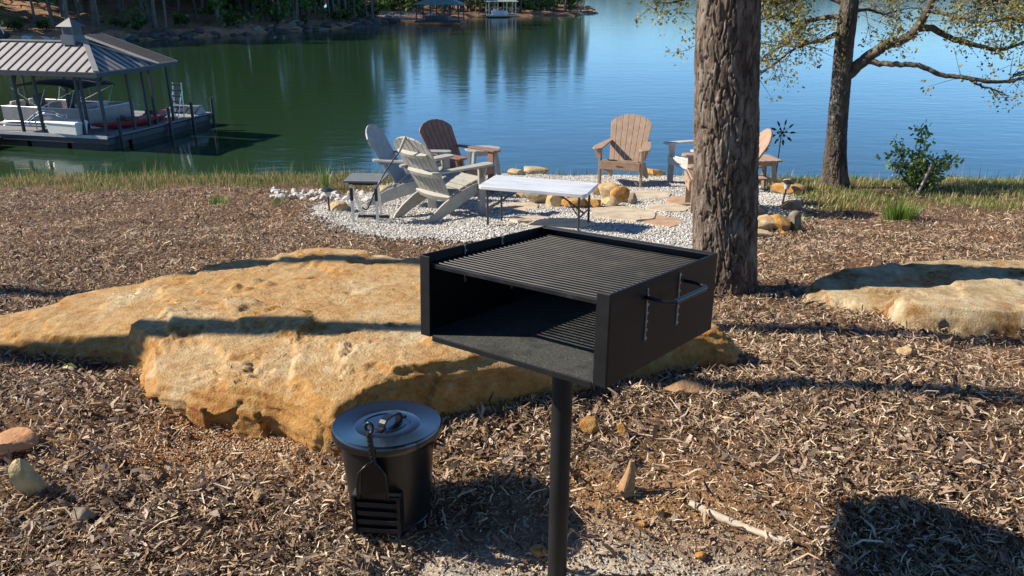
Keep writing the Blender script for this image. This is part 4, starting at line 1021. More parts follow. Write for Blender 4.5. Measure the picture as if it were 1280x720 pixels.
clump(407, 236, .16, .42, 60, 'dark weed standing above the bank grass near the left path light', 'weed', 'leaf_bush', .4)
clump(349, 255, .2, .14, 70, 'low green weed in the mulch in front of the white stones', 'weed', 'leaf_bush')
clump(275, 256, .3, .16, 90, 'low green weed at the edge of the mulch left of the white stones', 'weed', 'leaf_clump')
clump(640, 232, .05, .1, 6, 'tiny weed in the gravel', 'weed', 'leaf_bush') if False else None

# sticks
def stick(pts, r, label, mat='stick', name='stick'):
    mb = MB(); P = []
    for (px, py) in pts:
        p = gp(px, py); p.z += r * .8; P.append(p)
    o0 = P[0].copy(); P = [p - o0 for p in P]
    q = catmull(P, 5, False); n = len(q); mb.tube(q, list(np.linspace(r * 1.1, r * .8, n)), 9, jitter=.12); o = mb.obj(name, M[mat], None, 50); o.location = o0; prop(o, label, 'stick'); return o
stick([(862, 632), (900, 650), (945, 668), (990, 683)], .0135, 'bleached bare stick lying on the mulch right of the grill post')
stick([(20, 714), (60, 690), (95, 678), (135, 672)], .007, 'dark twig at the bottom left corner', 'twig')
stick([(945, 372), (975, 368), (1008, 360)], .012, 'grey branch between the pine foot and the right slab', 'deadwood')
stick([(1036, 298), (1034, 288), (1026, 283)], .006, 'pale dead twig in the shade right of the piled stones', 'stick', 'twig')
stick([(250, 640), (262, 646), (278, 656)], .009, 'split pale splinter of wood on the lower left mulch', 'stick', 'splinter')
stick([(148, 694), (200, 688), (205, 684)], .006, 'thin dark twig lying left of the bucket', 'twig', 'twig')
# green leaf
mb = MB(); p = gp(88, 466); mb.add([(-.035, 0, .01), (0, -.02, .02), (.04, 0, .012), (0, .024, .028), (0, 0, .034)], [(0, 1, 4), (1, 2, 4), (2, 3, 4), (3, 0, 4)])
o = mb.obj('green_leaf', simple('lime_leaf', (.30, .42, .08), .5, 0, .1, 20, 0), None); o.location = (p.x, p.y, p.z + .015); prop(o, 'single lime green leaf on the dark litter at the left', 'leaf')

# ================================================================== THE GRILL
KS = .77
def grill():
    e = Vector((math.cos(-.6619), math.sin(-.6619), .0444)); nn = Vector((-math.sin(-.6619), math.cos(-.6619), -.0881))
    w, dd, h = .75 * KS * e.length, .7236 * KS * nn.length, .2836 * KS
    Cc = Vector((.28262, 2.0997, -.81539)) * KS + Vector((0, 0, CAM_H))          # front right top corner
    ex = e.normalized(); ny = (nn - ex * nn.dot(ex)).normalized(); uz = ex.cross(ny)
    org = Cc - ex * w - uz * h                                                  # front left bottom corner
    mid = org + ex * w * .47 + ny * dd * .5
    base = Vector((mid.x, mid.y, g(mid.x, mid.y)))
    t = thing('park_grill', 'black steel park grill with an open front on a single post', 'grill', base)
    Mx = Matrix((ex, ny, uz)).transposed().to_4x4(); Mx.translation = org - base
    def mk(): m = MB(); m.T = Mx; return m
    th = .005
    b = mk(); b.box((w / 2, dd / 2, th / 2), (w - .001, dd - .001, th)); b.obj('firebox_floor', M['grillfloor'], t)
    b = mk(); zz = h / 2 + .0005
    b.box((th / 2, dd / 2, zz), (th, dd, h + .001)); b.box((w - th / 2, dd / 2, zz), (th, dd, h + .001)); b.box((w / 2, dd - th / 2, zz), (w - 2 * th - .001, th, h + .001))
    b.box((w / 2, dd - .016, h - .0025 - .0), (w - 2 * th - .002, .02, .004))
    fb = b.obj('firebox_walls', M['grill'], t, bevel=.0012)
    for x0 in (0, 1):
        b = mk(); xc = .017 if x0 == 0 else w - .017
        b.box((xc, -.003, h / 2), (.034, .005, h)); b.obj('front_flange', M['grill'], t, bevel=.0012)
    b = mk(); b.box((w / 2, -.001, -.004), (w - .08, .005, .014)); b.obj('front_lip', M['worn'] if False else M['grill'], t, bevel=.001)
    # cooking grate
    zg = h - .026; b = mk(); nr = 27
    for i in range(nr):
        y = .018 + (dd - .05) * i / (nr - 1)
        b.tube([(.010, y, zg), (w * .5, y, zg - .0015), (w - .010, y, zg)], .0045, 8)
    b.obj('cooking_grate', M['grate'], t, 60)
    b = mk()
    for xx in (.016, w * .5, w - .016): b.box((xx, dd / 2 - .004, zg - .0105), (.007, dd - .04, .012))
    b.obj('grate_crossbar', M['grill'], t)
    b = mk(); b.box((w / 2, .008, zg), (w - .02, .006, .011)); b.box((w / 2, dd - .026, zg), (w - .02, .006, .011)); b.obj('grate_frame', M['grate'], t, bevel=.001)
    # notched adjusting hooks on both walls
    def hook(x, y, z0, z1):
        k = mk(); s = 1 if x < w / 2 else -1
        k.box((x, y, (z0 + z1) / 2), (.003, .0032, z1 - z0))
        q = z0 + .006
        while q < z1 - .004: k.box((x, y + .0045, q), (.003, .006, .005)); q += .021
        k.obj('adjusting_hook', M['worn'], t)
    hook(.0068, .215 * KS, h - .105, h + .001); hook(.0068, .43 * KS, h - .05, h + .003)
    hook(w + .0018, .215 * KS, h - .150, h - .018); hook(w + .0018, .43 * KS, h - .150, h - .012)
    # handle of the grate, outside the right wall
    b = mk(); ya, yb, hz = .205 * KS, .475 * KS, h - .044
    b.tube([(w - .004, ya, hz + .004), (w + .03, ya, hz + .004), (w + .058, ya + .004, hz), (w + .066, ya + .016, hz), (w + .066, yb - .016, hz), (w + .058, yb - .004, hz), (w + .03, yb, hz + .004), (w - .004, yb, hz + .004)], .0048, 9)
    hd = b.obj('handle', M['iron'], t, 60)
    b = mk(); b.tube([(w + .066, ya + .022, hz), (w + .066, (ya + yb) / 2, hz), (w + .066, yb - .022, hz)], .007, 12)
    b.obj('grip', M['iron'], hd, 60)
    # post with collar
    b = MB(); top = Vector((0, 0, (mid - base).z + .0)); b.tube([(-.004, 0, -.15), (-.002, 0, top.z * .5), (0, 0, top.z - .004)], .0298, 32, cap=True); b.obj('post', M['post'], t, 60)
    b = mk(); b.box((w * .47, dd * .5, -.006), (.16, .16, .006)); b.obj('mounting_plate', M['grill'], t, bevel=.001)
    return t
grill()

# ================================================================== ASH BUCKET AND SHOVEL
bk = gp(489, 642)
bucket = thing('ash_bucket', 'black lidded metal ash bucket standing in front of the big slab', 'bucket', bk)
HB, RB, RT, RL = .325, .132, .158, .182
b = MB(); b.lathe([(0, .02), (RB - .01, .02), (RB - .004, .0), (RB + .003, 0), (RB + .003, .016), (RB, .02), (RB + (RT - RB) * .97, HB - .012), (RT + .004, HB - .008), (RT + .004, HB), (RT - .004, HB), (RB - .006, .03), (0, .03)], 72); b.obj('bucket_body', M['bucket'], bucket, 35)
b = MB(); z0 = HB + .004
b.lathe([(0, z0 + .012), (.035, z0 + .012), (.062, z0 + .012), (.066, z0 + .009), (.075, z0 + .009), (.079, z0 + .012), (.105, z0 + .0125), (.109, z0 + .0105), (.114, z0 + .0125), (RL - .010, z0 + .012), (RL - .004, z0 + .014), (RL, z0 + .008), (RL + .001, z0 - .012), (RL - .002, z0 - .02), (RL - .005, z0 - .012), (RL - .006, z0 + .006), (0, z0 + .006)], 96)
lid = b.obj('lid', M['lid'], bucket, 35)
b = MB(); b.T = Matrix.Translation((.012, .0, z0 + .012)) @ Matrix.Rotation(R(62), 4, 'Z')
arc = [(-.048, .0), (-.046, .014), (-.034, .025), (0, .028), (.034, .025), (.046, .014), (.048, 0)]
for i in range(len(arc) - 1): b.bar((arc[i][0], 0, arc[i][1]), (arc[i + 1][0], 0, arc[i + 1][1]), .026, .007)
b.box((-.055, 0, .002), (.03, .026, .004)); b.box((.055, 0, .002), (.03, .026, .004))
b.obj('lid_handle', M['iron'], lid, bevel=.0015)
for sx in (-1, 1):
    b = MB(); b.T = Matrix.Translation((sx * (RT - .002), 0, HB - .055)); b.box((sx * .004, 0, 0), (.006, .04, .03)); b.tube([(sx * .006, -.016, .004), (sx * .03, -.014, -.006), (sx * .034, 0, -.008), (sx * .03, .014, -.006), (sx * .006, .016, .004)], .004, 8); b.obj('side_handle', M['iron'], bucket, 60)
# slotted shovel holder low on the front
b = MB(); a0 = math.atan2(-1, -.12); cx, cy = math.cos(a0), math.sin(a0); rz = a0 + PI / 2
b.T = Matrix.Translation((cx * (RB + .019), cy * (RB + .019), .012)) @ Matrix.Rotation(rz, 4, 'Z')
b.box((-.074, .006, .085), (.012, .05, .135)); b.box((.074, .006, .085), (.012, .05, .135)); b.box((0, .004, .150), (.16, .046, .006))
for k in range(5): b.box((0, -.004, .022 + k * .031), (.136, .010, .017))
b.obj('shovel_holder', M['bucket'], bucket, bevel=.0025)
b = MB(); b.T = Matrix.Translation((cx * (RB + .013), cy * (RB + .013), .012)) @ Matrix.Rotation(rz, 4, 'Z'); b.box((0, .002, .085), (.138, .006, .128)); b.obj('holder_back', M['bucket'], bucket)
# shovel: a thing of its own hanging in the holder
sh = thing('ash_shovel', 'black shovel with a twisted handle standing upright against the bucket front', 'shovel', bk + Vector((cx * (RB + .046), cy * (RB + .046) + .012, .10)), rz)
b = MB()
def blade(ps): 
    n = len(ps[0]); vs = [v for r in ps for v in r]; fs = [(i * n + j, i * n + j + 1, (i + 1) * n + j + 1, (i + 1) * n + j) for i in range(len(ps) - 1) for j in range(n - 1)]; b.add(vs, fs)
rows = []
for (z, hw, dep) in ((.205, .014, .006), (.190, .030, .014), (.172, .046, .02), (.13, .052, .022), (.10, .053, .02), (.078, .052, .015)):
    rows.append([(-hw, -dep, z), (-hw * .8, -.002, z), (-hw * .35, .004, z), (hw * .35, .004, z), (hw * .8, -.002, z), (hw, -dep, z)])
blade(rows); bl = b.obj('blade', M['iron'], sh, 25); s_ = bl.modifiers.new('Solidify', 'SOLIDIFY'); s_.thickness = .003
b = MB(); pts = []; 
for i in range(40):
    t = i / 39; z = .200 + t * .13; pts.append((.004 * math.cos(t * 22) + t * .006, .004 * math.sin(t * 22) - .052 * t + .002, z))
b.tube(pts, .0062, 8)
pts = [(-.004 * math.cos(i / 39 * 22) + i / 39 * .006, -.004 * math.sin(i / 39 * 22) - .052 * i / 39 + .002, .200 + i / 39 * .13) for i in range(40)]
b.tube(pts, .0062, 8)
b.tube([(.006 + .013 * math.cos(a), -.050 + .010 * math.sin(a * .5), .343 + .015 * math.sin(a)) for a in np.linspace(-PI / 2, 1.45 * PI, 14)], .0052, 8)
b.obj('shovel_handle', M['iron'], sh, 60)
for o_t in (bucket, sh): o_t.rotation_euler = (R(-5), 0, o_t.rotation_euler[2])

# ================================================================== CHAIRS
def chair(label, loc, heading, mat, seatmat=None):
    """Adirondack chair; local +y is the way the sitter faces"""
    t = thing('adirondack_chair', label, 'chair', loc, heading - PI / 2, 'Adirondack chairs round the fire pit')
    bv = .004
    for sx in (-1, 1):
        b = MB(); pf = [(.42, .40), (.42, .29), (.30, .25), (.05, .165), (-.2, .075), (-.38, .0), (-.50, .0), (-.46, .055), (-.36, .135), (-.2, .225), (-.02, .30), (.15, .345)]
        b.prism(pf, 'x', sx * .275 - .014, sx * .275 + .014); b.obj('stringer', mat, t, bevel=bv)
        b = MB(); b.box((sx * .3045, .36, .285), (.03, .10, .57)); b.obj('front_leg', mat, t, bevel=bv)
        b = MB(); b.prism([(.335, .57), (.335, .45), (.35, .41), (.395, .57)], 'y', .345, .37) if sx > 0 else b.prism([(-.335, .57), (-.335, .45), (-.35, .41), (-.395, .57)], 'y', .345, .37)
        b.obj('arm_bracket', mat, t, bevel=.002)
        b = MB(); pl = [(.265, .44), (.285, .47), (.32, .485), (.37, .48), (.405, .455), (.415, .40), (.40, .2), (.355, -.1), (.315, -.33), (.285, -.36), (.25, -.35), (.262, -.1)]
        b.prism([(sx * x, y) for x, y in pl], 'z', .572, .597); b.obj('armrest', mat, t, bevel=bv)
    b = MB(); zs = [(.405, .405), (.315, .388), (.225, .368), (.135, .345), (.045, .318), (-.045, .29)]
    for y, z in zs: b.box((0, y - .03, z), (.52, .078, .024), Matrix.Rotation(R(14), 3, 'X'))
    b.obj('seat', seatmat or mat, t, bevel=bv)
    b = MB(); b.box((0, .433, .345), (.575, .022, .12)); ap = b.obj('apron', mat, t, bevel=bv)
    b = MB(); b.box((0, .4455, .335), (.10, .004, .012)); b.obj('slot_shade', M['lampblack'], ap)  # black strip painting in the shade of an open cutout
    # back slats, fanned with an arched top
    tl = R(29); up = Vector((0, -math.sin(tl), math.cos(tl))); nrm = Vector((0, math.cos(tl), math.sin(tl))); o_ = Vector((0, -.075, .26))
    b = MB(); ns = 7
    for i in range(ns):
        u = i - 3; x0, x1 = u * .072, u * .090; hw0, hw1 = .0325, .0415
        ar = lambda x: .80 - .10 * (x / .31) ** 2 - .035 * (x / .31) ** 6
        tl_, tr_ = ar(x1 - hw1), ar(x1 + hw1)
        prof = [(x0 - hw0, 0), (x0 + hw0, 0), (x1 + hw1, tr_), (x1, ar(x1)), (x1 - hw1, tl_)]
        vs = [o_ + Vector((x, 0, 0)) + up * s + nrm * .011 for x, s in prof] + [o_ + Vector((x, 0, 0)) + up * s - nrm * .011 for x, s in prof]
        k = 5; b.add(vs, [tuple(range(k)), tuple(range(2 * k - 1, k - 1, -1))] + [(j, (j + 1) % k, (j + 1) % k + k, j + k) for j in range(k)])
    b.obj('backrest', mat, t, bevel=.003)
    for (s, hw, dz) in ((.02, .29, .06), (.345, .30, .05), (.60, .245, .045)):
        b = MB(); c = o_ + up * s - nrm * .013; n = 9
        pl = [(-hw + 2 * hw * j / (n - 1), 0) for j in range(n)] + [(hw - 2 * hw * j / (n - 1), -.028 - .03 * (1 - ((j - (n - 1) / 2) / ((n - 1) / 2)) ** 2)) for j in range(n)]
        vs = [c + Vector((x, 0, 0)) + nrm * y + up * q for q in (-dz / 2, dz / 2) for x, y in pl]; k = len(pl)
        b.add(vs, [tuple(range(k - 1, -1, -1)), tuple(range(k, 2 * k))] + [(j, (j + 1) % k, (j + 1) % k + k, j + k) for j in range(k)])
        b.obj('back_brace', mat, t, bevel=.003)
    return t
def gpt(px, py, dx=0, dy=0):
    p = gp(px, py); p.x += dx; p.y += dy; p.z = g(p.x, p.y) + .03; return p
chair('slate grey chair furthest left, its back to the bank grass', gpt(512, 256), R(-7), M['poly_grey'])
chair('weathered tan grey chair seen from behind, nearest to the camera', gpt(552, 272), R(46), M['poly_tan'])
chair('dark brown chair with its back to the lake beside the round table', gpt(572, 243), R(-40), M['poly_dark'])
chair('brown chair facing the camera across the fire pit', gpt(780, 231), R(-108), M['poly_brown'])
chair('pale grey chair half hidden behind the left of the pine trunk', gpt(876, 231), R(-155), M['poly_white'])
chair('brown chair almost wholly hidden behind the pine trunk', gpt(902, 265), R(174), M['poly_brown'])

# ================================================================== TABLES
# folding table: top traced from its four corners at its own height
def folding_table():
    s = 1.09; zt = CAM_H - 1.72 * s
    c = [onz(*p, zt) for p in ((598, 231.5), (728, 243.5), (750, 228), (622, 219))]
    ctr = (c[0] + c[1] + c[2] + c[3]) / 4; ux = ((c[1] - c[0]) + (c[2] - c[3])).normalized(); rz = math.atan2(ux.y, ux.x); uy = Vector((-ux.y, ux.x, 0))
    L = ((c[1] - c[0]).length + (c[2] - c[3]).length) / 2 + .03; Wd = abs((c[3] - c[0]).dot(uy)) * .5 + abs((c[2] - c[1]).dot(uy)) * .5
    gz = g(ctr.x, ctr.y); H = zt - gz
    t = thing('folding_table', 'white plastic folding table with dark tube legs on the gravel', 'table', (ctr.x, ctr.y, gz), rz)
    b = MB(); r = .045; hx, hy = L / 2, Wd / 2
    pl = [(sx * (hx - r) + r * math.cos(a), sy * (hy - r) + r * math.sin(a)) for sx, sy, a0 in ((1, 1, 0), (-1, 1, PI / 2), (-1, -1, PI), (1, -1, 1.5 * PI)) for a in np.linspace(a0, a0 + PI / 2, 6)]
    b.prism(pl, 'z', H - .038, H); b.obj('tabletop', M['tabletop'], t, 40, bevel=.006)
    slope = (g(ctr.x, ctr.y + .3) - g(ctr.x, ctr.y - .3)) / .6
    for ex in (-1, 1):
        for ey in (-1, 1):
            x, y = ex * (hx - .085), ey * (hy - .06); wp = Vector((ctr.x, ctr.y, 0)) + ux * x + uy * y
            b = MB(); b.tube([(x, y, g(wp.x, wp.y) - gz + .0), (x, y, H - .04)], .0125, 12); b.obj('leg', M['darkmetal'], t, 60)
        b = MB(); x = ex * (hx - .085); b.tube([(x, -hy + .06, H * .42), (x, hy - .06, H * .42)], .009, 8)
        b.tube([(x, 0, H * .42), (x - ex * .17, 0, H * .68), (x - ex * .34, 0, H - .045)], .009, 8)
        b.tube([(x - ex * .17, 0, H * .68), (x - ex * .02, -hy + .065, H * .5)], .007, 8); b.obj('leg_brace', M['darkmetal'], t, 60)
    return t
folding_table()

def slat_table(label, p, rz, w, d, h, mat, shelf=True, rnd=False):
    t = thing('side_table', label, 'table', p, rz)
    b = MB(); n = 5
    if rnd:
        for i in range(n):
            x0 = -w / 2 + w * i / n + .004; x1 = -w / 2 + w * (i + 1) / n - .004
            pl = [(x0, -d / 2 * math.sqrt(max(0, 1 - (2 * x0 / w) ** 2)) - .02), (x1, -d / 2 * math.sqrt(max(0, 1 - (2 * x1 / w) ** 2)) - .02), (x1, d / 2 * math.sqrt(max(0, 1 - (2 * x1 / w) ** 2)) + .02), (x0, d / 2 * math.sqrt(max(0, 1 - (2 * x0 / w) ** 2)) + .02)]
            b.prism(pl, 'z', h - .025, h)
    else:
        for i in range(n): b.box((-w / 2 + w * (i + .5) / n, 0, h - .0125), (w / n - .008, d, .025))
    b.obj('tabletop', mat, t, bevel=.003)
    for sx in (-1, 1):
        for sy in (-1, 1):
            b = MB(); b.bar((sx * w * .40, sy * d * .40, 0), (sx * w * .30, sy * d * .32, h - .027), .045, .06); b.obj('leg', mat, t, bevel=.003)
    b = MB()
    for sy in (-1, 1): b.box((0, sy * d * .325, h - .06), (w * .64, .022, .06))
    b.obj('apron', mat, t, bevel=.002)
    if shelf: b = MB(); b.box((0, 0, h * .38), (w * .62, d * .5, .022)); b.obj('shelf', mat, t, bevel=.003)
    return t
slat_table('round topped grey side table between the dark brown chair and the lake', gpt(604, 227), .3, .56, .44, .50, M['poly_grey'], True, True)
slat_table('brown slatted side table to the right of the pine trunk', gpt(945, 240), .15, .48, .44, .46, M['poly_brown'])
# tray table at the left: slatted grey top on white C-shaped legs with dark feet
p = gpt(462, 279); t = thing('tray_table', 'slim tray table with slatted grey top and white legs, left of the chairs', 'table', p, R(-4))
b = MB()
for i in range(4): b.box((0, -.155 + i * .10, .485), (.42, .092, .022))
b.obj('tabletop', M['poly_slate'], t, bevel=.002)
b = MB(); b.box((0, -.15, .458), (.32, .02, .03)); b.box((0, .15, .458), (.32, .02, .03)); b.obj('apron', M['lampblack'], t)
for sx in (-1, 1):
    b = MB(); b.bar((sx * .135, -.165, .03), (sx * .135, -.15, .45), .03, .022); b.obj('leg', M['whitemetal'], t, bevel=.002)
    b = MB(); b.bar((sx * .11, .13, .03), (sx * .15, -.12, .45), .028, .02); b.obj('rear_leg', M['whitemetal'], t, bevel=.002)
    b = MB(); b.box((sx * .135, -.1665, .34), (.032, .018, .14)); b.obj('leg_clamp', M['darkmetal'], t)
b = MB(); b.box((0, -.165, .014), (.34, .05, .028)); b.obj('foot', M['poly_grey'], t, bevel=.003)
b = MB(); b.box((.02, .135, .014), (.36, .04, .028)); b.obj('foot', M['lampblack'], t, bevel=.003)

# fire poker leaning over the tray table
Y0 = gp(462, 279).y - .24
P = [at(507, 171, Y0 + .25), at(499, 190, Y0 + .2), at(486, 208, Y0 + .12), at(474, 228, Y0 + .02), at(468, 241, Y0), at(461, 258, Y0 + .02), at(457, 262, Y0 + .02), at(453, 259, Y0 + .02)]
t = thing('fire_poker', 'long black hooked fire poker with a pale grip leaning across the tray table', 'poker', P[6])
b = MB(); b.tube(catmull([q - P[6] for q in P[1:]], 5, False), .008, 8); b.obj('rod', M['iron'], t, 60)
b = MB(); b.tube([P[0] - P[6], P[1] - P[6]], [.017, .014], 10); b.obj('grip', M['poly_tan'], t, 60)

# path lights
def path_light(px, py, hpx, label, tilt=0, hx=0):
    p = gp(px, py); D = p.y * CP - (p.z - CAM_H) * SP; h = hpx * D / FPX
    t = thing('path_light', label, 'path light', p, .2); t.rotation_euler = (tilt, hx, .2)
    b = MB(); b.tube([(0, 0, -.05), (0, 0, h * .66)], .011, 10); b.obj('stake', M['lampblack'], t, 60)
    b = MB(); b.lathe([(.0, h * .64), (.028, h * .66), (.046, h * .90), (.03, h * .9), (0, h * .9)], 12); b.obj('lamp_glass', M['lampglass'], t, 30)
    b = MB(); b.lathe([(0, h * .90), (.078, h * .885), (.08, h * .905), (.05, h * .96), (.02, h * 1.0), (0, h * 1.0)], 16); b.obj('cap', M['lampblack'], t, 40)
path_light(412, 266, 32, 'upright black solar path light beside the yellow wedge stone')
path_light(500, 233, 15, 'black path light glimpsed behind the slate grey chair')
path_light(977, 258, 34, 'leaning black path light in front of the flat ochre capstone', 0, R(9))

# wind spinner
p = gp(972, 246); p.y += .7; p.z = g(p.x, p.y); D = p.y * CP - (p.z - CAM_H) * SP
tp_ = at(977, 165, p.y); p.x = tp_.x - .01; p.z = g(p.x, p.y); top = tp_ - p
t = thing('wind_spinner', 'thin metal wind spinner with dark leaf blades on a pole right of the pine', 'garden ornament', p)
b = MB(); b.tube([(0, 0, -.1), top * .5, top], .009, 8); b.obj('pole', simple('dark_steel_pole', (.04, .05, .06), .4, .4, .1, 10, 0), t, 60)
b = MB(); b.T = Matrix.Translation(top + Vector((0, -.03, 0))); b.tube([(0, -.02, 0), (0, .05, 0)], .02, 10); b.obj('hub', M['iron'], t, 60)
for ring, (n, r0, L) in enumerate(((9, .09, .10), (6, .03, .05))):
    for k in range(n):
        a = 2 * PI * k / n + .2 + ring * .3; b = MB(); b.T = Matrix.Translation(top + Vector((0, -.05 + ring * .02, 0))) @ Matrix.Rotation(a, 4, 'Y') @ Matrix.Rotation(R(25), 4, 'Z')
        b.tube([(0, 0, .01), (0, 0, r0)], .003, 5)
        b.add([(0, 0, r0), (.019, .006, r0 + L * .35), (.014, .008, r0 + L * .75), (0, .004, r0 + L), (-.014, .008, r0 + L * .75), (-.019, .006, r0 + L * .35), (0, .014, r0 + L * .5)], [(0, 1, 6), (1, 2, 6), (2, 3, 6), (3, 4, 6), (4, 5, 6), (5, 0, 6)])
        b.obj('blade', M['iron'], t)

# ================================================================== BOAT DOCK
KD = Vector((-13.02, 25.55, WATER_Z)); RD = math.atan2(-.25, .97)
RM = Matrix.Translation(KD) @ Matrix.Rotation(RD, 4, 'Z')
def dl(x, y, z): return RM @ Vector((x, y, z))
dock = thing('boat_dock', 'covered boat dock with a taupe standing seam roof and cupola', 'boat dock', KD, RD)
ZD = .46; ZE = 2.52; ZR = 3.30
def decks(rects):
    for (x0, x1, y0, y1) in rects:
        b = MB(); b.box(((x0 + x1) / 2, (y0 + y1) / 2, ZD - .03), (x1 - x0 - .01, y1 - y0 - .01, .06)); b.obj('deck', M['deck'], dock, bevel=.006)
        b = MB(); b.box(((x0 + x1) / 2, (y0 + y1) / 2, ZD - .17), (x1 - x0 - .02, y1 - y0 - .02, .16)); b.obj('deck_frame', M['dock_steel'], dock)
        b = MB(); n = max(1, int((x1 - x0) / 1.4)); 
        for i in range(n): b.box((x0 + (x1 - x0) * (i + .5) / n, (y0 + y1) / 2, .02), ((x1 - x0) / n - .15, (y1 - y0) - .15, .40))
        b.obj('float', M['float'], dock, bevel=.03)
decks([(-8, 0, 0, 1.1), (-1.5, 0, 1.1, 5.7), (-8, -1.5, 4.1, 5.3)])
b = MB(); b.box((-4.0, -.012, ZD - .02), (8, .02, .10)); b.obj('edge_trim', M['deck_edge'], dock)
posts = [(-.1, .12), (-.95, .12), (-2.55, .12), (-3.35, .12), (-5.0, .12), (-.1, 1.45), (-.1, 2.2), (-.25, 2.75), (-.1, 3.5), (-3.3, 2.2), (-5.2, 2.3), (-1.75, 1.2), (-4.2, 4.3)]
for (x, y) in posts:
    b = MB(); b.box((x, y, (ZD + ZE) / 2), (.075, .075, ZE - ZD - .004)); b.obj('post', M['dock_steel'], dock)
for (a_, c_) in (((-.1, .12), (-.1, 1.45)), ((-3.35, .12), (-2.55, .12))):
    b = MB(); b.bar((a_[0], a_[1], ZE - .5), (a_[0] + (c_[0] - a_[0]) * .25, a_[1] + (c_[1] - a_[1]) * .25, ZE - .05), .05, .05); b.obj('knee_brace', M['dock_steel'], dock)
# roof
def slope(b, p00, p10, p11, p01, n, mi_p=0, mi_s=1):
    """roof plane with standing seams running from the eave edge p00-p10 up to p01-p11"""
    P = [Vector(p) for p in (p00, p10, p11, p01)]
    nrm = (P[1] - P[0]).cross(P[3] - P[0]); 
    if nrm.length < 1e-6: nrm = (P[1] - P[0]).cross(P[2] - P[0])
    nrm.normalize()
    if nrm.z < 0: nrm = -nrm
    b.add(P + [p - nrm * .05 for p in P], [(0, 1, 2, 3), (7, 6, 5, 4), (0, 4, 5, 1), (1, 5, 6, 2), (2, 6, 7, 3), (3, 7, 4, 0)], mi_p)
    return P, nrm
def seams(b, eave0, eave1, updir, topfn, n, nrm):
    for i in range(1, n):
        p = Vector(eave0).lerp(Vector(eave1), i / n); L = topfn(i / n)
        if L > .12: b.bar(p + nrm * .012, p + Vector(updir) * L + nrm * .012, .035, .03, nrm, 1)
rx0, rx1, ry0, ry1 = -5.9, .35, -.38, 2.45; rgx0, rgx1, rgy = -4.45, -1.1, 1.03
b = MB(); e00, e10, e11, e01 = Vector((rx0, ry0, ZE)), Vector((rx1, ry0, ZE)), Vector((rx1, ry1, ZE)), Vector((rx0, ry1, ZE)); r0, r1 = Vector((rgx0, rgy, ZR)), Vector((rgx1, rgy, ZR))
P, nm = slope(b, e00, e10, r1, r0, 1); up_ = (Vector((0, rgy - ry0, ZR - ZE))); LU = up_.length; up_.normalize()
wl = rx1 - rx0
seams(b, e00, e10, up_, lambda t: LU * min(1, (t * wl) / (rgx0 - rx0), (1 - t) * wl / (rx1 - rgx1)) - .03, 17, nm)
P, nm = slope(b, e10, e11, r1, r1, 1); ur = Vector((rgx1 - rx1, 0, ZR - ZE)); LR = ur.length; ur.normalize(); dl_ = ry1 - ry0
seams(b, e10, e11, ur, lambda t: LR * min(1, t * dl_ / (rgy - ry0), (1 - t) * dl_ / (ry1 - rgy)) - .03, 10, nm)
slope(b, e11, e01, r0, r1, 1); slope(b, e01, e00, r0, r0, 1)
roof = b.obj('roof', [M['dock_roof'], M['seam_shade']], dock)
b = MB()
for q in ((e00, r0), (e10, r1), (e11, r1), (e01, r0), (r0, r1)): b.bar(q[0] + Vector((0, 0, .03)), q[1] + Vector((0, 0, .03)), .16, .04)
b.obj('ridge_cap', M['dock_roof'], roof)
b = MB(); b.box(((rx0 + rx1) / 2, ry0 + .02, ZE - .10), (rx1 - rx0, .03, .12)); b.box((rx1 - .02, (ry0 + ry1) / 2, ZE - .10), (.03, ry1 - ry0 - .06, .12)); b.obj('fascia', M['dock_steel'], roof)
# second roof behind
b = MB(); sy0, sy1, sxr, sx1, sz0, sz1 = 2.50, 3.55, -2.5, .38, ZE + .04, ZR + .13
P, nm = slope(b, (sx1, sy0, sz0), (sx1, sy1, sz0), (sxr, sy1, sz1), (sxr, sy0, sz1), 1); u2 = Vector((sxr - sx1, 0, sz1 - sz0)); l2 = u2.length; u2.normalize()
seams(b, (sx1, sy0, sz0), (sx1, sy1, sz0), u2, lambda t: l2 - .03, 8, nm)
slope(b, (sxr * 2 - sx1, sy1, sz0), (sxr * 2 - sx1, sy0, sz0), (sxr, sy0, sz1), (sxr, sy1, sz1), 1)
rf2 = b.obj('rear_roof', [M['dock_roof'], M['seam_shade']], dock)
b = MB(); b.box((sx1 - .02, (sy0 + sy1) / 2, sz0 - .10), (.03, sy1 - sy0, .12)); b.obj('fascia', M['dock_steel'], rf2)
# cupola
cx_, cy_ = -1.55, rgy
b = MB(); b.box((cx_, cy_, ZR + .08), (.50, .50, .30)); b.box((cx_, cy_, ZR + .36), (.40, .40, .26)); cup = b.obj('cupola', M['cupola'], dock)
b = MB(); hw = .31; zc = ZR + .49; b.add([(cx_ - hw, cy_ - hw, zc), (cx_ + hw, cy_ - hw, zc), (cx_ + hw, cy_ + hw, zc), (cx_ - hw, cy_ + hw, zc), (cx_, cy_, zc + .27)], [(0, 1, 4), (1, 2, 4), (2, 3, 4), (3, 0, 4), (3, 2, 1, 0)]); b.obj('cupola_roof', M['cupola'], cup)
b = MB()
for sx in (-1, 1):
    for k in range(4): b.box((cx_ + sx * .203, cy_, ZR + .28 + k * .045), (.012, .30, .02)); b.box((cx_, cy_ - .203, ZR + .28 + k * .045), (.30, .012, .02))
b.obj('louvre', M['seam_shade'], cup)
b = MB(); b.tube([(cx_ - .05, cy_, zc + .25), (cx_ - .05, cy_, zc + .62)], .012, 6); b.obj('finial', M['dock_steel'], cup)
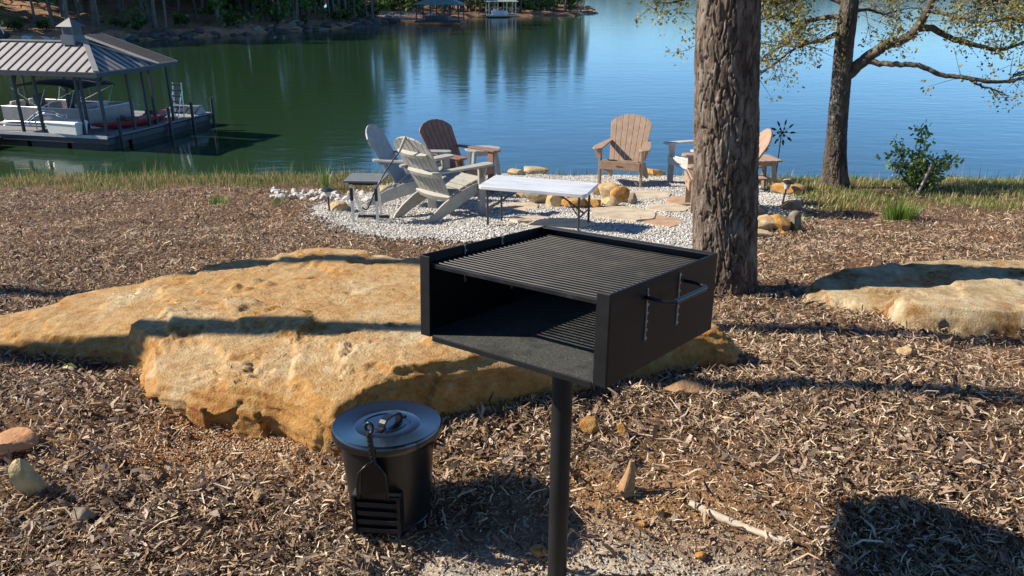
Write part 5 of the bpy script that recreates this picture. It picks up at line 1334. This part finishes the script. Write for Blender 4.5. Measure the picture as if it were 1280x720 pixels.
# rails
b = MB()
for (x0, x1) in ((-2.55, -.95), (-.95, -.15)): pass
b.tube([(-3.3, .6, ZD), (-3.3, .6, ZD + .55), (-2.0, .6, ZD + .55), (-2.0, .6, ZD)], .02, 8); b.tube([(-3.3, .6, ZD + .3), (-2.0, .6, ZD + .3)], .016, 8); b.obj('deck_rail', M['alu'], dock, 60)
# mooring piles
for (px_, py_) in ((.1, 5.6), (.12, 4.3), (.1, 3.0), (.1, .5)):
    b = MB(); b.tube([(px_, py_, -1.5), (px_, py_, ZD + .55)], .055, 12); b.obj('pile', M['dock_steel'], dock, 60)
# things on the dock
t = thing('dock_box', 'long off-white fibreglass storage box on the front edge of the dock', 'storage box', dl(-1.62, .14, ZD), RD - R(7))
b = MB(); b.add([(-.62, -.2, 0.03), (.62, -.2, .03), (.62, .2, .03), (-.62, .2, .03), (-.67, -.24, .36), (.67, -.24, .36), (.67, .24, .36), (-.67, .24, .36)], [(3, 2, 1, 0), (4, 5, 6, 7), (0, 1, 5, 4), (1, 2, 6, 5), (2, 3, 7, 6), (3, 0, 4, 7)]); b.box((-.5, 0, .012), (.1, .3, .03)); b.box((.5, 0, .012), (.1, .3, .03)); b.obj('box_body', M['boxwhite'], t, bevel=.015)
b = MB(); b.add([(-.70, -.27, .364), (.70, -.27, .364), (.70, .27, .364), (-.70, .27, .364), (-.69, -.25, .44), (.69, -.25, .44), (.66, .24, .47), (-.66, .24, .47)], [(3, 2, 1, 0), (4, 5, 6, 7), (0, 1, 5, 4), (1, 2, 6, 5), (2, 3, 7, 6), (3, 0, 4, 7)]); b.obj('box_lid', M['boxwhite'], t, bevel=.02)
def kayak(loc, rz, L, label):
    t = thing('kayak', label, 'kayak', loc, rz, 'red kayaks on the dock')
    b = MB(); n = 15; m_ = 12; vs = []
    for i in range(n):
        s = -1 + 2 * i / (n - 1); w = .36 * (1 - abs(s) ** 2.2) ** .75 + .004; h = .14 * (1 - abs(s) ** 3) + .01; z0 = .16 + .10 * abs(s) ** 3
        for k in range(m_): a = 2 * PI * k / m_; vs.append((s * L / 2, w * math.cos(a), z0 + h * math.sin(a) * (1.0 if math.sin(a) < 0 else .75)))
    b.add(vs, [(i * m_ + k, i * m_ + (k + 1) % m_, (i + 1) * m_ + (k + 1) % m_, (i + 1) * m_ + k) for i in range(n - 1) for k in range(m_)] + [tuple(range(m_ - 1, -1, -1)), tuple((n - 1) * m_ + k for k in range(m_))]); b.obj('hull', M['kayak'], t, 50)
    b = MB(); ring = [(L * .16 * math.cos(a), .2 * math.sin(a), .272) for a in np.linspace(0, 2 * PI, 20)]; b.tube(ring, .022, 6); b.obj('cockpit_rim', M['lampblack'], t, 60)
    b = MB(); b.box((-.12, 0, .30), (.06, .3, .2)); b.obj('seat_back', M['lampblack'], t, bevel=.02)
    return t
kayak(dl(-.75, 1.9, ZD), RD + R(68), 2.6, 'faded red kayak lying on the right walkway, nearer one')
kayak(dl(-.78, 3.2, ZD), RD + R(100), 2.4, 'faded red kayak lying on the right walkway, further one')
t = thing('red_bucket', 'small red bucket beside the white storage box', 'bucket', dl(-1.55, .75, ZD), RD); b = MB(); b.lathe([(0, 0), (.11, 0), (.14, .3), (.125, .3), (.1, .03), (0, .03)], 18); b.obj('pail', M['red'], t, 40); b = MB(); b.tube([(-.135, 0, .27), (-.1, 0, .4), (0, 0, .44), (.1, 0, .4), (.135, 0, .27)], .006, 6); b.obj('bail', M['alu'], t)
t = thing('boarding_ladder', 'upright silver ladder with dark treads at the right of the dock', 'ladder', dl(-.35, 4.2, ZD), RD)
for sx in (-.18, .18):
    b = MB(); b.tube([(sx, 0, 0), (sx, .1, 1.25)], .022, 8); b.tube([(sx, -.35, 0), (sx, .08, 1.0)], .016, 8); b.obj('side_rail', M['alu'], t, 60)
for k in range(6): b = MB(); b.box((0, .02 * k - .03, .18 + k * .2), (.34, .16, .05)); b.obj('tread', M['lampblack'], t)
t = thing('dock_hatch', 'low sloping glazed hatch on the far right end of the dock', 'hatch', dl(-.7, 5.1, ZD), RD)
b = MB(); b.add([(-.8, -.35, 0), (.6, -.35, 0), (.6, .35, 0), (-.8, .35, 0), (-.7, .1, .28), (.45, .1, .28), (.5, .3, .28), (-.75, .3, .28)], [(3, 2, 1, 0), (4, 5, 6, 7), (0, 1, 5, 4), (1, 2, 6, 5), (2, 3, 7, 6), (3, 0, 4, 7)]); b.obj('hatch_body', M['boat_panel'], t, bevel=.01)
b = MB()
for k in range(3): b.add([(-.68 + k * .42, -.30, .045), (-.30 + k * .42, -.30, .045), (-.30 + k * .40, .06, .272), (-.62 + k * .40, .06, .272)], [(0, 1, 2, 3)])
for v_ in range(len(b.v)): b.v[v_] = (b.v[v_][0], b.v[v_][1] - .012, b.v[v_][2] + .012)
b.obj('hatch_pane', M['glass'], t)
# gangway rail entering from the left, low swim platform
t = thing('gangway', 'low dark gangway with a curved handrail at the left edge', 'gangway', dl(-4.1, -.9, 0), RD)
b = MB(); b.box((-1.2, .3, .28), (2.6, .9, .08)); b.box((-1.2, .3, .05), (2.4, .8, .3)); b.obj('platform', M['float'], t, bevel=.01)
b = MB(); b.tube([(-.2, .0, .3), (-.2, 0, 1.0), (-.35, 0, 1.2), (-.8, 0, 1.25), (-1.8, 0, 1.25)], .03, 8); b.tube([(-.2, .0, .75), (-1.8, 0, .75)], .022, 8); b.obj('handrail', M['dock_steel'], t, 60)
b = MB(); b.bar((.25, .2, .1), (-1.2, -.1, .62), .06, .06); b.obj('strut', M['alu'], t)

# pontoon boat in the slip
BP = dl(-3.65, 2.45, .0); boat = thing('pontoon_boat', 'pontoon boat with black bimini top moored under the dock roof', 'boat', BP, RD)
LB, WB = 4.3, 1.9
for sy in (-1, 1):
    b = MB(); P = [(-LB / 2, sy * .65, .15), (LB / 2 - .6, sy * .65, .15), (LB / 2 - .1, sy * .65, .22), (LB / 2 + .15, sy * .65, .32)]; b.tube(P, [.26, .26, .17, .03], 16); b.obj('pontoon', M['alu'], boat, 60)
b = MB(); b.box((0, 0, .45), (LB, WB, .08)); b.obj('boat_deck', M['whitepaint'], boat, bevel=.01)
for (n_, c_, d_) in (('side_panel', (.0, -WB / 2 + .02, .80), (LB - .5, .03, .48)), ('side_panel', (0, WB / 2 - .02, .80), (LB - .5, .03, .48)), ('bow_panel', (LB / 2 - .27, 0, .80), (.03, WB - .08, .48)), ('stern_panel', (-LB / 2 + .27, 0, .80), (.03, WB - .08, .48))):
    b = MB(); b.box(c_, d_); sp_ = b.obj(n_, M['boat_panel'], boat, bevel=.005)
    if n_ == 'side_panel' and c_[1] < 0:
        b = MB(); y_ = c_[1] - .022
        for (x0, sg) in ((-.9, 1), (1.0, -1)):
            for q in range(2): b.tube([(x0 + sg * (k * .13), y_, .58 + .40 * math.sin(min(1, k / 7) * PI / 2) - q * .09) for k in range(9)], .017, 6)
        b.obj('fence_trim', M['alu'], sp_)
b = MB()
for y_ in (-WB / 2 + .02, WB / 2 - .02): b.tube([(-LB / 2 + .25, y_, 1.06), (LB / 2 - .25, y_, 1.06)], .02, 8); b.tube([(-LB / 2 + .25, y_ - .02, .54), (LB / 2 - .25, y_ - .02, .54)], .02, 8)
for x_ in (-LB / 2 + .26, LB / 2 - .26): b.tube([(x_, -WB / 2 + .02, 1.06), (x_, WB / 2 - .02, 1.06)], .02, 8)
b.obj('rail', M['alu'], boat, 60)
for (x_, y_, m_, hh) in ((-1.5, -.35, 'vinyl', .3), (-1.5, .45, 'vinyl', .3), (.2, -.45, 'vinyl', .3), (1.4, .4, 'vinyl', .25)):
    b = MB(); b.box((x_, y_, .68), (.6, .6, .3)); st = b.obj('bench', M[m_], boat, bevel=.05); b = MB(); b.box((x_ - .27, y_, .98), (.13, .58, hh + .1)); b.obj('bench_back', M[m_], st, bevel=.04)
for (x_, y_) in ((-.55, -.4), (.75, -.3)):
    b = MB(); b.box((x_, y_, .95), (.42, .45, .14)); b.box((x_ - .2, y_, 1.22), (.12, .44, .45)); b.tube([(x_, y_, .48), (x_, y_, .9)], .05, 8); b.obj('helm_seat', M['vinyl_dark'], boat, bevel=.03)
b = MB(); b.box((1.15, -.35, .85), (.45, .6, .7)); b.obj('console', M['boat_panel'], boat, bevel=.04)
b = MB(); b.box((-LB / 2 - .1, 0, .6), (.35, .4, .55)); b.box((-LB / 2 - .15, 0, .2), (.12, .12, .6)); b.obj('outboard_motor', M['lampblack'], boat, bevel=.05)
b = MB(); n = 11; vs = []
for i in range(n):
    u = i / (n - 1); x_ = -1.35 + 2.75 * u; dz = .17 * math.sin(PI * u) ** .5
    for j in range(7): v_ = j / 6; vs.append((x_, -.95 + 1.9 * v_, 1.70 + dz + .06 * math.sin(PI * v_)))
b.add(vs, [(i * 7 + j, i * 7 + j + 1, (i + 1) * 7 + j + 1, (i + 1) * 7 + j) for i in range(n - 1) for j in range(6)]); bim = b.obj('bimini_top', M['canvas'], boat, 60); q = bim.modifiers.new('Solidify', 'SOLIDIFY'); q.thickness = .03
for y_ in (-.94, .94):
    b = MB()
    for (xa, xb) in ((-.3, -1.3), (-.25, .1), (-.2, 1.35), (-1.2, -1.0), (1.0, 1.3)): b.tube([(xa, y_, 1.06), (xb, y_, 1.70)], .014, 6)
    b.obj('bimini_frame', M['alu'], bim)

# ------------------------------------------------------------------ far docks, footbridge, dark dock at the left edge
def far_dock(label, px, py, w, d, rz, roofm, hip, boatlab, boatm):
    p = Vector((*W(px, py), WATER_Z)); t = thing('far_boat_dock', label, 'boat dock', p, rz)
    b = MB(); b.box((0, 0, .35), (w + .6, d + .6, .25)); b.obj('deck', M['dock_steel'] if roofm == 'greenroof' else M['deck_edge'], t)
    for sx in (-1, -.33, .33, 1):
        for sy in (-1, 1): b = MB(); b.box((sx * w / 2, sy * d / 2, 1.55), (.16, .16, 2.2)); b.obj('post', M['dock_steel'] if roofm == 'greenroof' else M['whitepaint'], t)
    b = MB(); o_ = .5; X0, Y0_ = w / 2 + o_, d / 2 + o_; ze, zr = 2.68, 2.68 + hip; rl = max(0.01, w / 2 - d / 2)
    slope(b, (-X0, -Y0_, ze), (X0, -Y0_, ze), (rl, 0, zr), (-rl, 0, zr), 1); slope(b, (X0, -Y0_, ze), (X0, Y0_, ze), (rl, 0, zr), (rl, 0, zr), 1); slope(b, (X0, Y0_, ze), (-X0, Y0_, ze), (-rl, 0, zr), (rl, 0, zr), 1); slope(b, (-X0, Y0_, ze), (-X0, -Y0_, ze), (-rl, 0, zr), (-rl, 0, zr), 1)
    r_ = b.obj('roof', M[roofm], t); b = MB(); b.box((0, 0, zr + .15), (.9, .9, .5)); b.obj('cupola', M['dock_steel'], r_)
    Rm = Matrix.Translation(p) @ Matrix.Rotation(rz, 4, 'Z'); bt = thing('motor_boat', boatlab, 'boat', Rm @ Vector((-w * .05, -.3, .1)), rz)
    b = MB(); L = w * .62; pl = [(-L / 2, -.9), (L * .25, -.95), (L * .42, -.5), (L / 2, 0), (L * .42, .5), (L * .25, .95), (-L / 2, .9)]; b.prism([(x * .96, y * .9) for x, y in pl], 'z', .25, .6); b.prism(pl, 'z', .601, 1.05); b.obj('hull', M[boatm], bt, bevel=.04)
    b = MB(); b.add([(.2, -.8, 1.05), (.2, .8, 1.05), (-.1, .7, 1.5), (-.1, -.7, 1.5)], [(0, 1, 2, 3)]); q = b.obj('windscreen', M['glass'], bt); q.modifiers.new('Solidify', 'SOLIDIFY').thickness = .04
    b = MB(); b.box((-L * .28, 0, 1.2), (.6, 1.4, .4)); b.obj('stern_seat', M['whitepaint'], bt, bevel=.05)
    return t
far_dock('far covered boat dock with a blue-green hip roof and footbridge', 551, 29.5, 6.2, 4.6, R(-6), 'greenroof', 1.25, 'dark speedboat under the blue-green far dock roof', 'darkhull')
far_dock('far pavilion dock with pale green peaked roof and white posts', 626, 21.5, 4.8, 4.4, R(8), 'dullroof', 1.6, 'white motor boat moored at the pale green pavilion', 'whitepaint')
p0 = Vector((*W(470, 27.5), WATER_Z + .55)); p1 = Vector((*W(525, 29), WATER_Z + .45)); t = thing('footbridge', 'pale trussed footbridge leading from the hill point to the far dock', 'footbridge', p0, math.atan2(p1.y - p0.y, p1.x - p0.x)); L = (p1 - p0).length
b = MB(); b.box((L / 2, 0, 0), (L, 1.2, .12)); b.obj('walkway', M['deck'], t)
for sy in (-.6, .6):
    b = MB(); b.tube([(0, sy, 1.0), (L, sy, 1.0)], .06, 6); b.tube([(0, sy, .1), (L, sy, .1)], .05, 6); n = 6
    for i in range(n): x_ = L * i / n; b.tube([(x_, sy, .1), (x_ + L / n / 2, sy, 1.0), (x_ + L / n, sy, .1)], .045, 5)
    b.obj('truss', simple('pale_truss_paint', (.5, .52, .55), .5, 0, .05, 4, 0) if sy < 0 else bpy.data.materials['pale_truss_paint'], t)
t = thing('far_dock_platform', 'small dark dock platform with a ladder frame at the far left bank', 'dock', (*W(0, 56), WATER_Z), R(10))
b = MB(); b.box((0, 0, .55), (1.5, 1.5, .9)); b.obj('platform', M['dock_steel'], t, bevel=.03); b = MB(); b.tube([(.1, -.4, 1.0), (.45, -.4, 2.0), (.7, -.4, 1.0)], .05, 6); b.tube([(.25, -.4, 1.4), (.58, -.4, 1.4)], .04, 6); b.obj('ladder_frame', M['alu'], t)

# ================================================================== LIGHT, SKY, CAMERA
SUN_EL, SUN_DIR = R(36), Vector((1, -.08, 0)).normalized()       # the way the light travels over the ground
sd = bpy.data.lights.new('sun', 'SUN'); sd.energy = 5.0; sd.angle = R(.53); sd.color = (1.0, .90, .75)
so = bpy.data.objects.new('sun', sd); COL.objects.link(so)
v = Vector((SUN_DIR.x * math.cos(SUN_EL), SUN_DIR.y * math.cos(SUN_EL), -math.sin(SUN_EL)))
so.rotation_euler = v.to_track_quat('-Z', 'Y').to_euler(); so.location = (-8, 0, 9)
w = bpy.data.worlds.new('World'); scene.world = w; w.use_nodes = True; nt = w.node_tree
sky = nt.nodes.new('ShaderNodeTexSky'); sky.sky_type = 'NISHITA'; sky.sun_disc = False; sky.sun_elevation = SUN_EL
sky.sun_rotation = math.atan2(-SUN_DIR.x, -SUN_DIR.y); sky.air_density = 1.0; sky.dust_density = .0; sky.ozone_density = 4; sky.altitude = 300
bg = nt.nodes['Background']; bg.inputs[1].default_value = .085
# clearer, deeper blue low in the sky than overhead
ge_ = nt.nodes.new('ShaderNodeNewGeometry'); sz_ = nt.nodes.new('ShaderNodeSeparateXYZ'); nt.links.new(ge_.outputs['Incoming'], sz_.inputs[0])
ab_ = nt.nodes.new('ShaderNodeMath'); ab_.operation = 'ABSOLUTE'; nt.links.new(sz_.outputs['Z'], ab_.inputs[0])
gr_ = ramp(nt, [(0, (.92, 1.33, 1.75)), (.25, (.86, 1.27, 1.72)), (.6, (.52, .66, .80)), (1, (.46, .56, .66))], ab_.outputs[0])
nt.links.new(mix(nt, 1.0, sky.outputs[0], gr_.outputs[0], 'MULTIPLY'), bg.inputs[0])

cd = bpy.data.cameras.new('camera'); co = bpy.data.objects.new('camera', cd); COL.objects.link(co)
cd.sensor_width = 36; cd.lens = 36 * FPX / 1280; cd.clip_start = .05; cd.clip_end = 6000
co.location = (0, 0, CAM_H); co.rotation_euler = (PI / 2 - PITCH, 0, 0); scene.camera = co
scene.view_settings.view_transform = 'Standard'; scene.view_settings.look = 'None'; scene.view_settings.gamma = 1; scene.view_settings.exposure = .75
scene.render.engine = 'CYCLES'
scene.cycles.max_bounces = 6; scene.cycles.use_denoising = True
